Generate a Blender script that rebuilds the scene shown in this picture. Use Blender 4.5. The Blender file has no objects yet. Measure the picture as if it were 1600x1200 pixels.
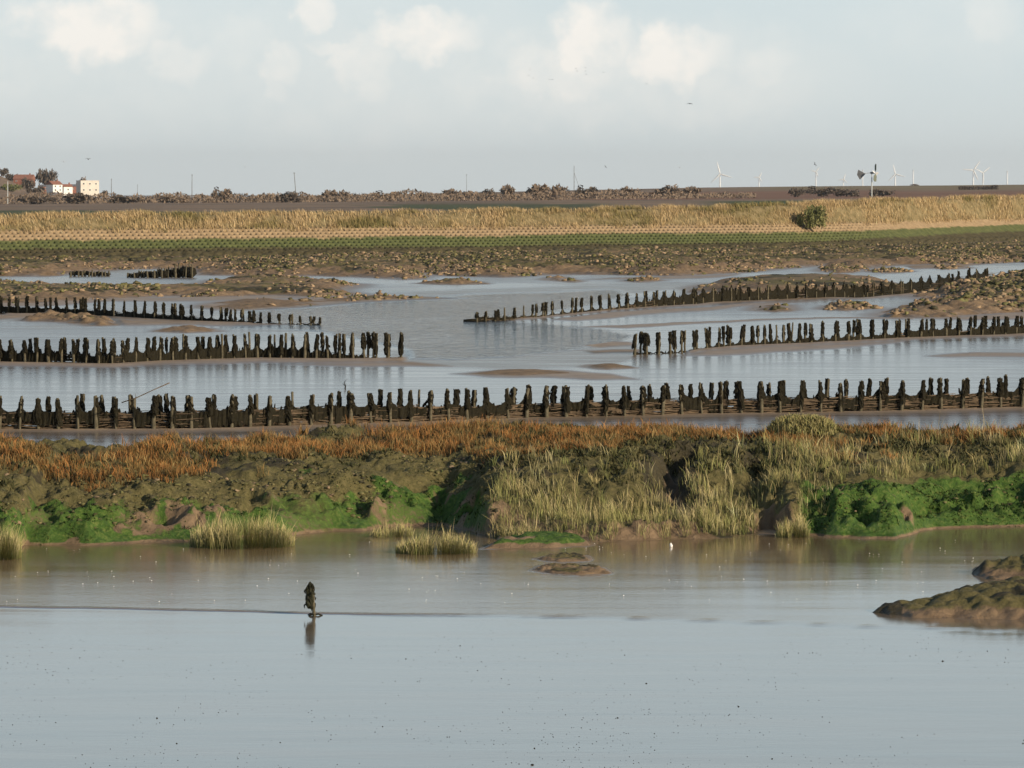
import bpy, math, random
import numpy as np
from mathutils import Vector, Matrix
random.seed(7); RNG = np.random.default_rng(7)
C = bpy.context.scene.collection
scene = bpy.context.scene

# ------------------------------------------------------------------ camera geometry
F, HOR, CAMZ = 6077.0, 303.0, 8.0
TH = math.atan((600 - HOR) / F)
CT, ST = math.cos(TH), math.sin(TH)
def ray(px, py):
    a, b = (px - 800) / F, -(py - 600) / F
    return (a, CT + b * ST, -ST + b * CT)
def gp(px, py, z=0.0):
    """photo pixel -> point on the level z"""
    d = ray(px, py); t = (z - CAMZ) / d[2]
    return (d[0] * t, d[1] * t, z)
def at(px, py, Y):
    """photo pixel -> point at distance Y"""
    d = ray(px, py); t = Y / d[1]
    return (d[0] * t, Y, CAMZ + d[2] * t)
def to_px(x, y, z=0.0):
    cy, cz = y * CT - (z - CAMZ) * ST, y * ST + (z - CAMZ) * CT
    return 800 + F * x / cy, 600 - F * cz / cy

# ------------------------------------------------------------------ numpy noise
def _h(ix, iy, s):
    n = (ix.astype(np.int64) * 374761393 + iy.astype(np.int64) * 668265263 + s * 974634777) & 0x7fffffff
    n = ((n ^ (n >> 13)) * 1274126177) & 0x7fffffff
    n = ((n ^ (n >> 16)) * 2246822519) & 0x7fffffff
    return (n & 0xffffff) / float(0xffffff)
def vn(x, y, s=0):
    x = np.asarray(x, float); y = np.asarray(y, float)
    ix, iy = np.floor(x), np.floor(y); fx, fy = x - ix, y - iy
    fx = fx * fx * (3 - 2 * fx); fy = fy * fy * (3 - 2 * fy)
    a = _h(ix, iy, s) * (1 - fx) + _h(ix + 1, iy, s) * fx
    b = _h(ix, iy + 1, s) * (1 - fx) + _h(ix + 1, iy + 1, s) * fx
    return a * (1 - fy) + b * fy
def fbm(x, y, s=0, o=4):
    r, a, t = 0, 1, 0
    for k in range(o):
        r = r + a * vn(np.asarray(x) * 2**k, np.asarray(y) * 2**k, s + k * 17); t += a; a *= .5
    return r / t
def worley(x, y, s=0):
    x = np.asarray(x, float); y = np.asarray(y, float)
    ix, iy = np.floor(x), np.floor(y); best = np.full(x.shape, 9.0)
    for dx in (-1, 0, 1):
        for dy in (-1, 0, 1):
            cx, cy = ix + dx, iy + dy
            d = (cx + _h(cx, cy, s) - x)**2 + (cy + _h(cx, cy, s + 5) - y)**2
            best = np.minimum(best, d)
    return np.sqrt(best)
def sstep(a, b, x):
    t = np.clip((np.asarray(x, float) - a) / (b - a), 0, 1); return t * t * (3 - 2 * t)
def sdf(poly, x, y):
    """signed distance to a polygon, positive inside"""
    x = np.asarray(x, float); y = np.asarray(y, float)
    d = np.full(x.shape, 1e18); ins = np.zeros(x.shape, bool); n = len(poly)
    for i in range(n):
        ax, ay = poly[i]; bx, by = poly[(i + 1) % n]
        ex, ey = bx - ax, by - ay
        t = np.clip(((x - ax) * ex + (y - ay) * ey) / (ex * ex + ey * ey + 1e-12), 0, 1)
        d = np.minimum(d, (x - ax - t * ex)**2 + (y - ay - t * ey)**2)
        c = (ay > y) != (by > y)
        ins ^= c & (x < ex * (y - ay) / (ey if abs(ey) > 1e-12 else 1e-12) + ax)
    return np.where(ins, 1, -1) * np.sqrt(d)

# ------------------------------------------------------------------ object helpers
def tag(o, label=None, cat=None, group=None, kind=None):
    if label: o['label'] = label
    if cat: o['category'] = cat
    if group: o['group'] = group
    if kind: o['kind'] = kind
    return o
def empty(name, loc=(0, 0, 0), rz=0):
    o = bpy.data.objects.new(name, None); C.objects.link(o)
    o.location = loc; o.rotation_euler = (0, 0, rz); o.empty_display_size = .2
    return o
def np_mesh(name, V, quads=None, tris=None, smooth=False):
    me = bpy.data.meshes.new(name)
    V = np.asarray(V, np.float32).reshape(-1, 3)
    q = np.asarray(quads if quads is not None else np.zeros((0, 4)), np.int32).reshape(-1, 4)
    t = np.asarray(tris if tris is not None else np.zeros((0, 3)), np.int32).reshape(-1, 3)
    me.vertices.add(len(V)); me.vertices.foreach_set('co', V.ravel())
    li = np.concatenate([q.ravel(), t.ravel()]).astype(np.int32)
    me.loops.add(len(li)); me.loops.foreach_set('vertex_index', li)
    ls = np.concatenate([np.arange(len(q)) * 4, len(q) * 4 + np.arange(len(t)) * 3]).astype(np.int32)
    me.polygons.add(len(ls)); me.polygons.foreach_set('loop_start', ls)
    if smooth: me.polygons.foreach_set('use_smooth', np.ones(len(ls), bool))
    me.update(calc_edges=True); me.validate()
    return me
def link(name, me, mat=None, parent=None):
    o = bpy.data.objects.new(name, me); C.objects.link(o)
    if mat is not None and not me.materials: me.materials.append(mat)
    if parent is not None: o.parent = parent
    return o
def fattr(me, name, vals):
    a = me.attributes.new(name, 'FLOAT', 'POINT'); a.data.foreach_set('value', np.asarray(vals, np.float32).ravel())
def cattr(me, name, cols):
    a = me.attributes.new(name, 'FLOAT_COLOR', 'POINT')
    c = np.ones((len(cols), 4), np.float32); c[:, :3] = cols; a.data.foreach_set('color', c.ravel())
def grid_quads(nr, nc, keep=None):
    i = np.arange(nr * nc).reshape(nr, nc)
    q = np.stack([i[:-1, :-1], i[:-1, 1:], i[1:, 1:], i[1:, :-1]], -1).reshape(-1, 4)
    if keep is not None:
        k = keep.reshape(-1)[q].any(1); q = q[k]
    return q
def grid_mesh(name, X, Y, Z, attrs, keep=None, smooth=True):
    V = np.stack([X, Y, Z], -1).reshape(-1, 3); q = grid_quads(*X.shape, keep)
    if keep is not None:
        used = np.unique(q); m = np.full(len(V), -1); m[used] = np.arange(len(used))
        V, q = V[used], m[q]; attrs = {k: np.asarray(v).reshape(-1)[used] for k, v in attrs.items()}
    me = np_mesh(name, V, q, smooth=smooth)
    for k, v in attrs.items(): fattr(me, k, v)
    return me
class MB:
    """collects tubes, boxes and faces for ONE mesh"""
    def __init__(s): s.v, s.f = [], []
    def add(s, v, f):
        n = len(s.v); s.v += [tuple(p) for p in v]; s.f += [tuple(i + n for i in q) for q in f]
    def tube(s, pts, rad, n=6, cap=True):
        pts = [Vector(p) for p in pts]; rings = []
        for i, p in enumerate(pts):
            d = (pts[min(i + 1, len(pts) - 1)] - pts[max(i - 1, 0)]).normalized()
            a = d.orthogonal().normalized() if abs(d.z) < .9 else Vector((1, 0, 0)); a = (a - d * a.dot(d)).normalized(); b = d.cross(a)
            r = rad[i] if hasattr(rad, '__len__') else rad
            rings.append([p + (a * math.cos(2 * math.pi * k / n) + b * math.sin(2 * math.pi * k / n)) * r for k in range(n)])
        v = [q for r in rings for q in r]; f = []
        for i in range(len(pts) - 1):
            for k in range(n):
                f.append((i * n + k, i * n + (k + 1) % n, (i + 1) * n + (k + 1) % n, (i + 1) * n + k))
        if cap: f.append(tuple(range(n))[::-1]); f.append(tuple((len(pts) - 1) * n + k for k in range(n)))
        s.add(v, f)
    def box(s, c, d, M=None):
        v = [Vector((c[0] + sx * d[0] / 2, c[1] + sy * d[1] / 2, c[2] + sz * d[2] / 2)) for sx in (-1, 1) for sy in (-1, 1) for sz in (-1, 1)]
        if M is not None: v = [M @ q for q in v]
        s.add(v, [(0, 1, 3, 2), (4, 6, 7, 5), (0, 4, 5, 1), (2, 3, 7, 6), (0, 2, 6, 4), (1, 5, 7, 3)])
    def mesh(s, name, smooth=False):
        me = bpy.data.meshes.new(name); me.from_pydata(s.v, [], s.f); me.update()
        if smooth: me.polygons.foreach_set('use_smooth', np.ones(len(me.polygons), bool))
        return me
    def build(s, name, mat, parent=None, smooth=False): return link(name, s.mesh(name, smooth), mat, parent)

# ------------------------------------------------------------------ materials
def new_mat(name):
    m = bpy.data.materials.new(name); m.use_nodes = True
    nt = m.node_tree; return m, nt, nt.nodes['Principled BSDF']
def N(nt, t, **kw):
    n = nt.nodes.new(t)
    for k, v in kw.items(): setattr(n, k, v)
    return n
def setin(n, **kw):
    for k, v in kw.items(): n.inputs[k.replace('_', ' ')].default_value = v
    return n
def ramp(nt, fac, stops):
    r = N(nt, 'ShaderNodeValToRGB'); e = r.color_ramp.elements
    while len(e) < len(stops): e.new(.5)
    for k, (p, c) in enumerate(stops): e[k].position = p; e[k].color = (*c, 1) if len(c) == 3 else c
    nt.links.new(fac, r.inputs[0]); return r.outputs[0]
def mix(nt, fac, a, b, mode='MIX'):
    m = N(nt, 'ShaderNodeMix', data_type='RGBA', blend_type=mode)
    for s, v in ((m.inputs[0], fac), (m.inputs[6], a), (m.inputs[7], b)):
        if hasattr(v, 'is_linked'): nt.links.new(v, s)
        elif isinstance(v, (int, float)): s.default_value = v
        else: s.default_value = (*v, 1)
    return m.outputs[2]
def math_(nt, op, a, b=None, c=None):
    m = N(nt, 'ShaderNodeMath', operation=op)
    for k, v in enumerate((a, b, c)):
        if v is None: continue
        if hasattr(v, 'is_linked'): nt.links.new(v, m.inputs[k])
        else: m.inputs[k].default_value = v
    return m.outputs[0]
def objco(nt, scale=(1, 1, 1)):
    g = N(nt, 'ShaderNodeNewGeometry'); mp = N(nt, 'ShaderNodeMapping'); mp.inputs['Scale'].default_value = scale
    nt.links.new(g.outputs['Position'], mp.inputs[0]); return mp.outputs[0]
def noise(nt, co, scale, detail=4, rough=.55, dist=0):
    n = N(nt, 'ShaderNodeTexNoise'); n.inputs['Scale'].default_value = scale; n.inputs['Detail'].default_value = detail
    n.inputs['Roughness'].default_value = rough; n.inputs['Distortion'].default_value = dist
    if co is not None: nt.links.new(co, n.inputs['Vector'])
    return n.outputs[0]
def attr(nt, name, out='Fac'):
    a = N(nt, 'ShaderNodeAttribute', attribute_name=name); return a.outputs[out]
def bump(nt, h, strength, dist, bsdf):
    b = N(nt, 'ShaderNodeBump'); b.inputs['Distance'].default_value = dist
    if hasattr(strength, 'is_linked'): nt.links.new(strength, b.inputs['Strength'])
    else: b.inputs['Strength'].default_value = strength
    nt.links.new(h, b.inputs['Height']); nt.links.new(b.outputs[0], bsdf.inputs['Normal'])
def simple(name, c1, c2, scale=3, rough=.8, coord='pos'):
    m, nt, b = new_mat(name)
    if coord == 'obj':
        tc = N(nt, 'ShaderNodeTexCoord'); co = tc.outputs['Object']
    else: co = objco(nt)
    n = noise(nt, co, scale)
    nt.links.new(ramp(nt, n, [(.3, c1), (.7, c2)]), b.inputs['Base Color']); b.inputs['Roughness'].default_value = rough
    b.inputs['Specular IOR Level'].default_value = .25
    return m
M = {}
M['post'] = simple('weathered_wood', (.050, .044, .026), (.135, .115, .072), 9, .85, 'obj')
M['weed'] = simple('bladder_wrack', (.008, .007, .004), (.020, .017, .008), 12, .8, 'obj'); M['weed'].node_tree.nodes['Principled BSDF'].inputs['Specular IOR Level'].default_value = .12
M['stick'] = simple('brushwood', (.050, .036, .022), (.155, .11, .068), 2.5, .9)
M['stump_weed'] = simple('stump_weed', (.007, .007, .003), (.022, .022, .007), 14, .75, 'obj')
M['bare'] = simple('bare_twigs', (.13, .098, .072), (.24, .178, .125), .6, .95, 'obj')
M['bare_dark'] = simple('dark_twigs', (.07, .058, .046), (.14, .108, .08), .6, .95, 'obj')
M['shrub_green'] = simple('green_shrub', (.07, .085, .028), (.21, .20, .075), 1.2, .85, 'obj')
M['trunk'] = simple('bark', (.05, .04, .03), (.10, .08, .06), 2, .9, 'obj')
M['white'] = simple('white_paint', (.72, .72, .70), (.82, .82, .80), 1, .5, 'obj')
M['turbine'] = simple('pale_grey_paint', (.70, .71, .70), (.80, .81, .80), 1, .6, 'obj')
M['cream'] = simple('cream_render', (.58, .53, .46), (.68, .63, .55), .5, .8, 'obj')
M['house_white'] = simple('white_render', (.75, .73, .68), (.85, .83, .78), .5, .8, 'obj')
M['brick'] = simple('red_brick', (.20, .085, .06), (.30, .13, .09), .8, .9, 'obj')
M['tile'] = simple('roof_tile', (.20, .09, .065), (.32, .15, .10), 1.0, .9, 'obj')
M['slate'] = simple('grey_slate', (.10, .10, .11), (.17, .17, .18), 1.0, .8, 'obj')
M['window'] = simple('dark_glass', (.06, .07, .08), (.10, .11, .12), 1.0, .25, 'obj')
M['pole'] = simple('pole_wood', (.10, .09, .08), (.16, .14, .12), 1.0, .9, 'obj')
M['steel'] = simple('galvanised_steel', (.42, .44, .43), (.55, .57, .56), 2.0, .5, 'obj')
M['blade'] = simple('dull_green_paint', (.10, .115, .085), (.16, .18, .13), 2.0, .6, 'obj')
M['vane'] = simple('dark_grey_paint', (.08, .085, .09), (.13, .135, .14), 2.0, .6, 'obj')
M['bird_dark'] = simple('dark_feathers', (.05, .05, .05), (.12, .12, .12), 6, .8, 'obj')
M['bird_pale'] = simple('pale_feathers', (.55, .56, .56), (.80, .80, .80), 6, .8, 'obj')
M['stone'] = simple('white_shell', (.70, .68, .62), (.85, .83, .78), 6, .6, 'obj')

def veg_mat(name, rough=.75):
    m, nt, b = new_mat(name)
    nt.links.new(attr(nt, 'Col', 'Color'), b.inputs['Base Color']); b.inputs['Roughness'].default_value = rough
    b.inputs['Specular IOR Level'].default_value = .2
    return m
M['veg'] = veg_mat('blades')

def mudflat_mat():
    m, nt, b = new_mat('wet_mud')
    co = objco(nt)
    streak = noise(nt, objco(nt, (.10, .9, 1)), 1.0, 5, .6, .4)
    fine = noise(nt, objco(nt, (.6, 2.2, 1)), 3.0, 4, .6)
    dry, rip, film = attr(nt, 'dry'), attr(nt, 'ripple'), attr(nt, 'film')
    wet_c = ramp(nt, streak, [(.3, (.12, .095, .068)), (.7, (.21, .17, .13))])
    sand = ramp(nt, noise(nt, co, .8, 5), [(.3, (.20, .135, .078)), (.7, (.33, .235, .14))])
    col = mix(nt, attr(nt, 'dull_brown'), wet_c, (.175, .120, .060))
    col = mix(nt, rip, col, (.040, .048, .052))
    col = mix(nt, dry, col, sand)
    nt.links.new(col, b.inputs['Base Color'])
    # roughness: water film is a mirror, thin film blurs in long streaks, dry sand is matt
    r_film = ramp(nt, streak, [(.30, (.08,) * 3), (.75, (.13,) * 3)])
    r_thin = ramp(nt, streak, [(.30, (.20,) * 3), (.70, (.36,) * 3)])
    rf = mix(nt, film, r_thin, r_film)
    rf = mix(nt, rip, rf, (.10, .10, .10)); rf = mix(nt, dry, rf, (.62, .62, .62))
    nt.links.new(rf, b.inputs['Roughness'])
    ior = N(nt, 'ShaderNodeMapRange'); nt.links.new(attr(nt, 'dull_brown'), ior.inputs[0]); ior.inputs[3].default_value = 2.2; ior.inputs[4].default_value = 1.23; nt.links.new(ior.outputs[0], b.inputs['IOR'])
    # bump: gentle mud undulation, stronger wind ripples on the open water
    wav = noise(nt, objco(nt, (.75, .55, 1)), 1.6, 4, .6, .6)
    h1 = math_(nt, 'MULTIPLY', fine, .0016)
    h2 = math_(nt, 'MULTIPLY', math_(nt, 'MULTIPLY', wav, rip), .55)
    h3 = math_(nt, 'MULTIPLY', math_(nt, 'MULTIPLY', noise(nt, co, 5, 4), dry), .06)
    h4 = math_(nt, 'MULTIPLY', noise(nt, objco(nt, (.12, .5, 1)), 1.0, 2, .5, .4), .008)
    h = math_(nt, 'ADD', math_(nt, 'ADD', h1, h2), math_(nt, 'ADD', h3, h4))
    bump(nt, h, 1.0, 1.0, b)
    return m
M['mudflat'] = mudflat_mat()

def bank_mat():
    """mud with moss and algae growing on it; masks are where the plants grow"""
    m, nt, b = new_mat('bank_mud')
    co = objco(nt)
    n1, n2 = noise(nt, co, 2.2, 5), noise(nt, co, 8, 8, .72)
    mud = ramp(nt, n1, [(.3, (.14, .095, .055)), (.7, (.29, .20, .115))])
    moss = ramp(nt, n2, [(.3, (.060, .054, .018)), (.5, (.118, .102, .036)), (.7, (.19, .152, .066))])
    alg = ramp(nt, n2, [(.3, (.018, .042, .006)), (.5, (.056, .115, .014)), (.70, (.155, .185, .045))])
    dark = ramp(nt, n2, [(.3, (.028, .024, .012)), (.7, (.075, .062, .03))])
    jit = math_(nt, 'MULTIPLY', math_(nt, 'SUBTRACT', n2, .5), .9)
    def j(a): return ramp(nt, math_(nt, 'ADD', attr(nt, a), jit), [(.35, (0, 0, 0)), (.6, (1, 1, 1))])
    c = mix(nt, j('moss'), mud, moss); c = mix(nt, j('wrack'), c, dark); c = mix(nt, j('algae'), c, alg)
    nt.links.new(c, b.inputs['Base Color'])
    rr = mix(nt, attr(nt, 'wet'), (.8, .8, .8), (.28, .28, .28)); nt.links.new(rr, b.inputs['Roughness'])
    b.inputs['Specular IOR Level'].default_value = .3
    bump(nt, n2, 1.0, .09, b)
    return m
M['bank'] = bank_mat()

def far_mat():
    m, nt, b = new_mat('far_fields')
    co = objco(nt, (.02, .02, 1)); n = noise(nt, co, .6, 5, .6)
    n2 = noise(nt, objco(nt, (.012, .014, 1)), 1.0, 6, .68)
    c = ramp(nt, n2, [(.30, (.13, .096, .07)), (.5, (.20, .145, .10)), (.68, (.27, .185, .12))])
    c = mix(nt, attr(nt, 'green'), c, ramp(nt, n, [(.3, (.03, .055, .02)), (.7, (.06, .09, .03))]))
    c = mix(nt, attr(nt, 'russet'), c, ramp(nt, n, [(.3, (.17, .085, .055)), (.7, (.24, .125, .075))]))
    c = mix(nt, attr(nt, 'straw'), c, ramp(nt, n, [(.3, (.17, .135, .075)), (.7, (.24, .19, .11))]))
    nt.links.new(c, b.inputs['Base Color']); b.inputs['Roughness'].default_value = .95; b.inputs['Specular IOR Level'].default_value = .1
    return m
M['far'] = far_mat()

def wall_mat():
    m, nt, b = new_mat('sea_wall')
    co = objco(nt); n = noise(nt, co, 1.3, 5, .6); n2 = noise(nt, objco(nt, (.12, .5, 1)), 1, 6, .65)
    conc = ramp(nt, n, [(.3, (.25, .175, .095)), (.7, (.40, .285, .16))])
    green = ramp(nt, n, [(.3, (.060, .072, .024)), (.7, (.130, .140, .048))])
    dark = ramp(nt, n, [(.3, (.035, .03, .014)), (.7, (.09, .075, .035))])
    jit = math_(nt, 'MULTIPLY', math_(nt, 'SUBTRACT', n2, .5), 1.5)
    def j(a): return ramp(nt, math_(nt, 'ADD', attr(nt, a), jit), [(.3, (0, 0, 0)), (.7, (1, 1, 1))])
    c = mix(nt, j('green'), conc, green); c = mix(nt, j('wrack'), c, dark)
    nt.links.new(c, b.inputs['Base Color']); b.inputs['Roughness'].default_value = .85; b.inputs['Specular IOR Level'].default_value = .2
    return m
M['wall'] = wall_mat()
M['turf'] = simple('rank_turf', (.12, .095, .04), (.26, .20, .10), .8, .9)

# ------------------------------------------------------------------ shapes on the flats (photo pixel outlines laid on the ground)
FRONT_LINE = [(-400, 948), (0, 951), (200, 954), (490, 961), (650, 963), (800, 965), (1000, 970), (1200, 976), (1400, 983), (1600, 990), (2000, 1000)]
TOE = [(-500, 868), (-100, 870), (0, 868), (40, 852), (150, 853), (300, 846), (420, 838), (560, 829), (690, 821), (740, 830), (780, 846), (950, 847), (1100, 841), (1175, 836), (1200, 829), (1240, 838), (1400, 840), (1460, 826), (1600, 824), (2100, 822)]
TOE_W = np.array([gp(*p)[:2] for p in TOE]); o_ = np.argsort(TOE_W[:, 0]); TOE_W = TOE_W[o_]
def Ytoe(x): return np.interp(x, TOE_W[:, 0], TOE_W[:, 1])
BACK_U = [(-500, 98.), (0, 98.5), (150, 98.0), (300, 98.8), (420, 101), (560, 103.5), (900, 104), (1250, 103.5), (1600, 103), (2100, 103)]
def Yback(x, y):
    u = 800 + F * x / np.maximum(y, 1); b = np.array(BACK_U); return np.interp(u, b[:, 0], b[:, 1])
PROF = [(-3, -.35), (-.3, -.04), (0, .02), (.5, .34), (1.0, .52), (2, .74), (4, 1.2), (6.5, 1.52), (10, 1.68), (30, 1.72)]
def seg_dist(path, x, y):
    d = np.full(np.shape(x), 1e9); zz = np.zeros(np.shape(x))
    for (ax, ay, az), (bx, by, bz) in zip(path[:-1], path[1:]):
        ex, ey = bx - ax, by - ay
        t = np.clip(((x - ax) * ex + (y - ay) * ey) / (ex * ex + ey * ey), 0, 1)
        dd = np.hypot(x - ax - t * ex, y - ay - t * ey); m = dd < d
        d = np.where(m, dd, d); zz = np.where(m, az + (bz - az) * t, zz)
    return d, zz
def gu(u, Y, z): return ((u - 800) / F * Y, Y, z)
GULLY = [gu(1072, 97.6, .95), gu(1048, 95.2, .62), gu(1058, 93.2, .35), gu(1110, 91.4, .16), gu(1190, 90.2, .02), gu(1200, 88.6, -.1)]
def bank_h(x, y, clods=True):
    x = np.asarray(x, float); y = np.asarray(y, float)
    t = y - Ytoe(x) + (fbm(x * .7, y * .7, 3) - .5) * 1.6
    p = np.array(PROF); z = np.interp(t, p[:, 0], p[:, 1])
    u = 800 + F * x / np.maximum(y, 1); low = sstep(750, 800, u) * (1 - sstep(1170, 1200, u))
    z = z * (1 - low * .62 * (1 - sstep(1.5, 5.5, t)) * (t > 0))
    z = z + (fbm(x * .35, y * .35, 21, 3) - .5) * .55 * sstep(.3, 3, t)
    if clods:
        m = sstep(0., .8, t)
        wx_, wy_ = x + (fbm(x * 2, y * 2, 14, 2) - .5) * .5, y + (fbm(x * 2, y * 2, 15, 2) - .5) * .5
        big = np.clip(1 - (worley(wx_ * 1.1, wy_ * 1.0, 4) / .6)**2, 0, 1)
        sm = np.clip(1 - (worley(wx_ * 4.6, wy_ * 4.2, 9) / .6)**2, 0, 1)
        tiny = np.clip(1 - (worley(x * 10, y * 9, 19) / .6)**2, 0, 1)
        rough = sstep(.42, .6, fbm(x * .6, y * .6, 40))
        bluff = (1 - sstep(1.2, 3.5, t)) * (1 - .8 * low)
        z = z + m * (big * (.05 + .10 * bluff) + sm * (.04 + .07 * rough) + tiny * .03 * (.3 + rough)) - m * .05
        z = z + m * (fbm(wx_ * 1.6, wy_ * 1.6, 12, 6) - .5) * (.42 + .25 * bluff)
        z = z - m * bluff * .30 * sstep(.52, .66, fbm(x * 1.1, y * 1.3, 23, 3)) * sstep(.3, .8, t)
    d, gz = seg_dist(GULLY, x, y)
    g = 1 - sstep(.02, .55, d + (fbm(x * 2, y * 2, 31) - .5) * .4)
    z = np.where(gz < z, z * (1 - g) + gz * g, z)
    tb = y - Yback(x, y) + (fbm(x * .8, 3 + y * .4, 33) - .5) * 2
    z = z * (1 - sstep(0, 3.0, tb)) - .35 * sstep(1.5, 4, tb)
    return z

# mounds out on the flats: outline in photo pixels on the ground, top height, edge width (m), clod size, clod height, masks
MOUNDS = [
 dict(n='mud_bank', p=[(-150, 446), (30, 445), (90, 449), (160, 451), (250, 452), (310, 448), (345, 437), (420, 437), (450, 438), (560, 444), (548, 448), (520, 454), (560, 462), (500, 466), (430, 462), (300, 466), (270, 462), (170, 468), (60, 474), (-150, 476)], h=.42, w=5, cs=.9, ch=.30),
 dict(n='mud_bank', p=[(-150, 413), (300, 410), (500, 406), (800, 400), (1200, 394), (1800, 381), (1800, 408), (1600, 409), (1500, 413), (1400, 413), (1330, 421), (1290, 414), (1200, 421), (1150, 426), (1060, 431), (1000, 430), (860, 428), (790, 433), (700, 431), (665, 425), (640, 437), (600, 434), (500, 431), (330, 430), (310, 419), (180, 421), (60, 432), (-150, 430)], h=.55, w=6, cs=.8, ch=.5),
 dict(n='mud_spit', p=[(400, 466), (470, 471), (520, 466), (600, 464), (690, 466), (620, 469), (530, 473), (450, 480), (380, 484), (330, 481), (340, 474)], h=.22, w=5, cs=1.1, ch=.14),
 dict(n='mud_bank', p=[(1095, 449), (1120, 444), (1200, 441), (1300, 441), (1400, 443), (1420, 455), (1300, 462), (1200, 465), (1110, 468)], h=.80, w=5, cs=1.6, ch=.22),
 dict(n='mud_bank', p=[(1385, 492), (1410, 485), (1450, 480), (1475, 470), (1440, 463), (1500, 448), (1550, 437), (1620, 431), (1800, 425), (1800, 486), (1600, 487), (1520, 491), (1480, 496), (1400, 496)], h=.85, w=6, cs=.75, ch=.5),
 dict(n='mud_mound', p=[(1365, 958), (1440, 964), (1520, 968), (1620, 971), (1800, 975), (1900, 920), (1700, 912), (1600, 918), (1500, 932), (1420, 944)], h=.40, w=1.2, cs=.22, ch=.13, dark=1),
 dict(n='mud_bank', p=[(1730, 985), (1790, 1060), (2300, 1080), (2300, 900), (1800, 905)], h=1.15, w=2.4, cs=.5, ch=.12, dark=1),  # added bank out of view, there to shade the right foreground mound
 dict(n='mud_mound', p=[(1515, 897), (1560, 904), (1640, 908), (1800, 905), (1800, 868), (1640, 872), (1560, 885)], h=.34, w=1.0, cs=.22, ch=.12, dark=1),
 dict(n='mud_mound', p=[(836, 874), (870, 879), (922, 877), (918, 870), (870, 868)], h=.05, w=.25, cs=.14, ch=.06),
 dict(n='mud_mound', p=[(832, 892), (860, 896), (900, 899), (952, 897), (940, 888), (880, 884), (845, 885)], h=.06, w=.3, cs=.14, ch=.07),
 dict(n='mud_mound', p=[(760, 858), (800, 857), (860, 857), (925, 853), (915, 843), (860, 840), (790, 845)], h=.18, w=.4, cs=.25, ch=.12, alg=1),
 dict(n='sand_mound', p=[(248, 518), (290, 520), (335, 518), (320, 513), (285, 511), (262, 514)], h=.30, w=2.2, cs=.6, ch=.10),
 dict(n='mud_mound', p=[(38, 501), (100, 503), (150, 509), (185, 508), (170, 502), (130, 500), (95, 497), (60, 496)], h=.42, w=2.5, cs=.6, ch=.32),
 dict(n='sand_bar', p=[(740, 585), (800, 588), (850, 586), (900, 582), (870, 579), (800, 578), (760, 581)], h=.14, w=2.0, cs=.8, ch=.06),
 dict(n='sand_bar', p=[(918, 573), (945, 577), (985, 575), (965, 571), (930, 570)], h=.14, w=1.5, cs=.8, ch=.06),
 dict(n='mud_islet', p=[(655, 443), (700, 445), (755, 444), (740, 440), (690, 440)], h=.30, w=3, cs=.7, ch=.3),
 dict(n='mud_islet', p=[(852, 437), (875, 439), (885, 435), (870, 432)], h=.28, w=3, cs=.7, ch=.3),
 dict(n='mud_islet', p=[(876, 439.5), (895, 441), (908, 439), (890, 437)], h=.14, w=2, cs=.7, ch=.15),
 dict(n='mud_islet', p=[(978, 439), (1000, 441), (1032, 438), (1010, 436)], h=.2, w=3, cs=.7, ch=.2),
 dict(n='mud_islet', p=[(1284, 423), (1310, 427), (1335, 424), (1325, 418), (1298, 417)], h=.45, w=4, cs=.7, ch=.4),
 dict(n='mud_islet', p=[(1350, 424), (1390, 427), (1425, 424), (1395, 421)], h=.16, w=3, cs=.7, ch=.15),
 dict(n='mud_islet', p=[(1455, 419), (1480, 421), (1512, 419), (1490, 414)], h=.2, w=3, cs=.7, ch=.25),
 dict(n='mud_islet', p=[(1284, 483), (1320, 485), (1368, 481), (1340, 476), (1300, 477)], h=.30, w=2.5, cs=.6, ch=.3),
 dict(n='mud_islet', p=[(1180, 485), (1215, 487), (1235, 484), (1225, 476), (1190, 477)], h=.18, w=3, cs=.7, ch=.15),
]
for m_ in MOUNDS: m_['W'] = [gp(*p)[:2] for p in m_['p']]
def mound_h(m, x, y):
    cs = m['cs']; wob = (fbm(x / (cs * 3), y / (cs * 3), 51) - .5) * m['w'] * .9
    d = sdf(m['W'], x, y) + wob
    k = np.clip(d / m['w'], -1, 3)
    z = np.where(k > 0, m['h'] * (1 - np.exp(-1.6 * np.maximum(k, 0))), .4 * k)
    ms = sstep(-.1, .6, k)
    c1 = np.clip(1 - (worley(x / cs / 1.8, y / cs / 1.8, 61) / .6)**2, 0, 1)
    c2 = np.clip(1 - (worley(x / cs, y / cs, 67) / .55)**2, 0, 1)
    rough = sstep(.35, .6, fbm(x / (cs * 9), y / (cs * 9), 71))
    z = z + ms * (c1 * .6 + c2 * .5 * rough) * m['ch'] + ms * (fbm(x / (cs * 7), y / (cs * 7), 77, 3) - .5) * m['h'] * .9
    return z, d, k
def ground_h(x, y):
    """height of what one stands on at a point of the flats"""
    x = np.atleast_1d(np.asarray(x, float)); y = np.atleast_1d(np.asarray(y, float))
    z = np.zeros(x.shape)
    if y.max() < 125: z = np.maximum(z, bank_h(x, y))
    for m in MOUNDS:
        zm, d, k = mound_h(m, x, y); z = np.maximum(z, np.where(d > 0, zm, -1))
    return z

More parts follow.
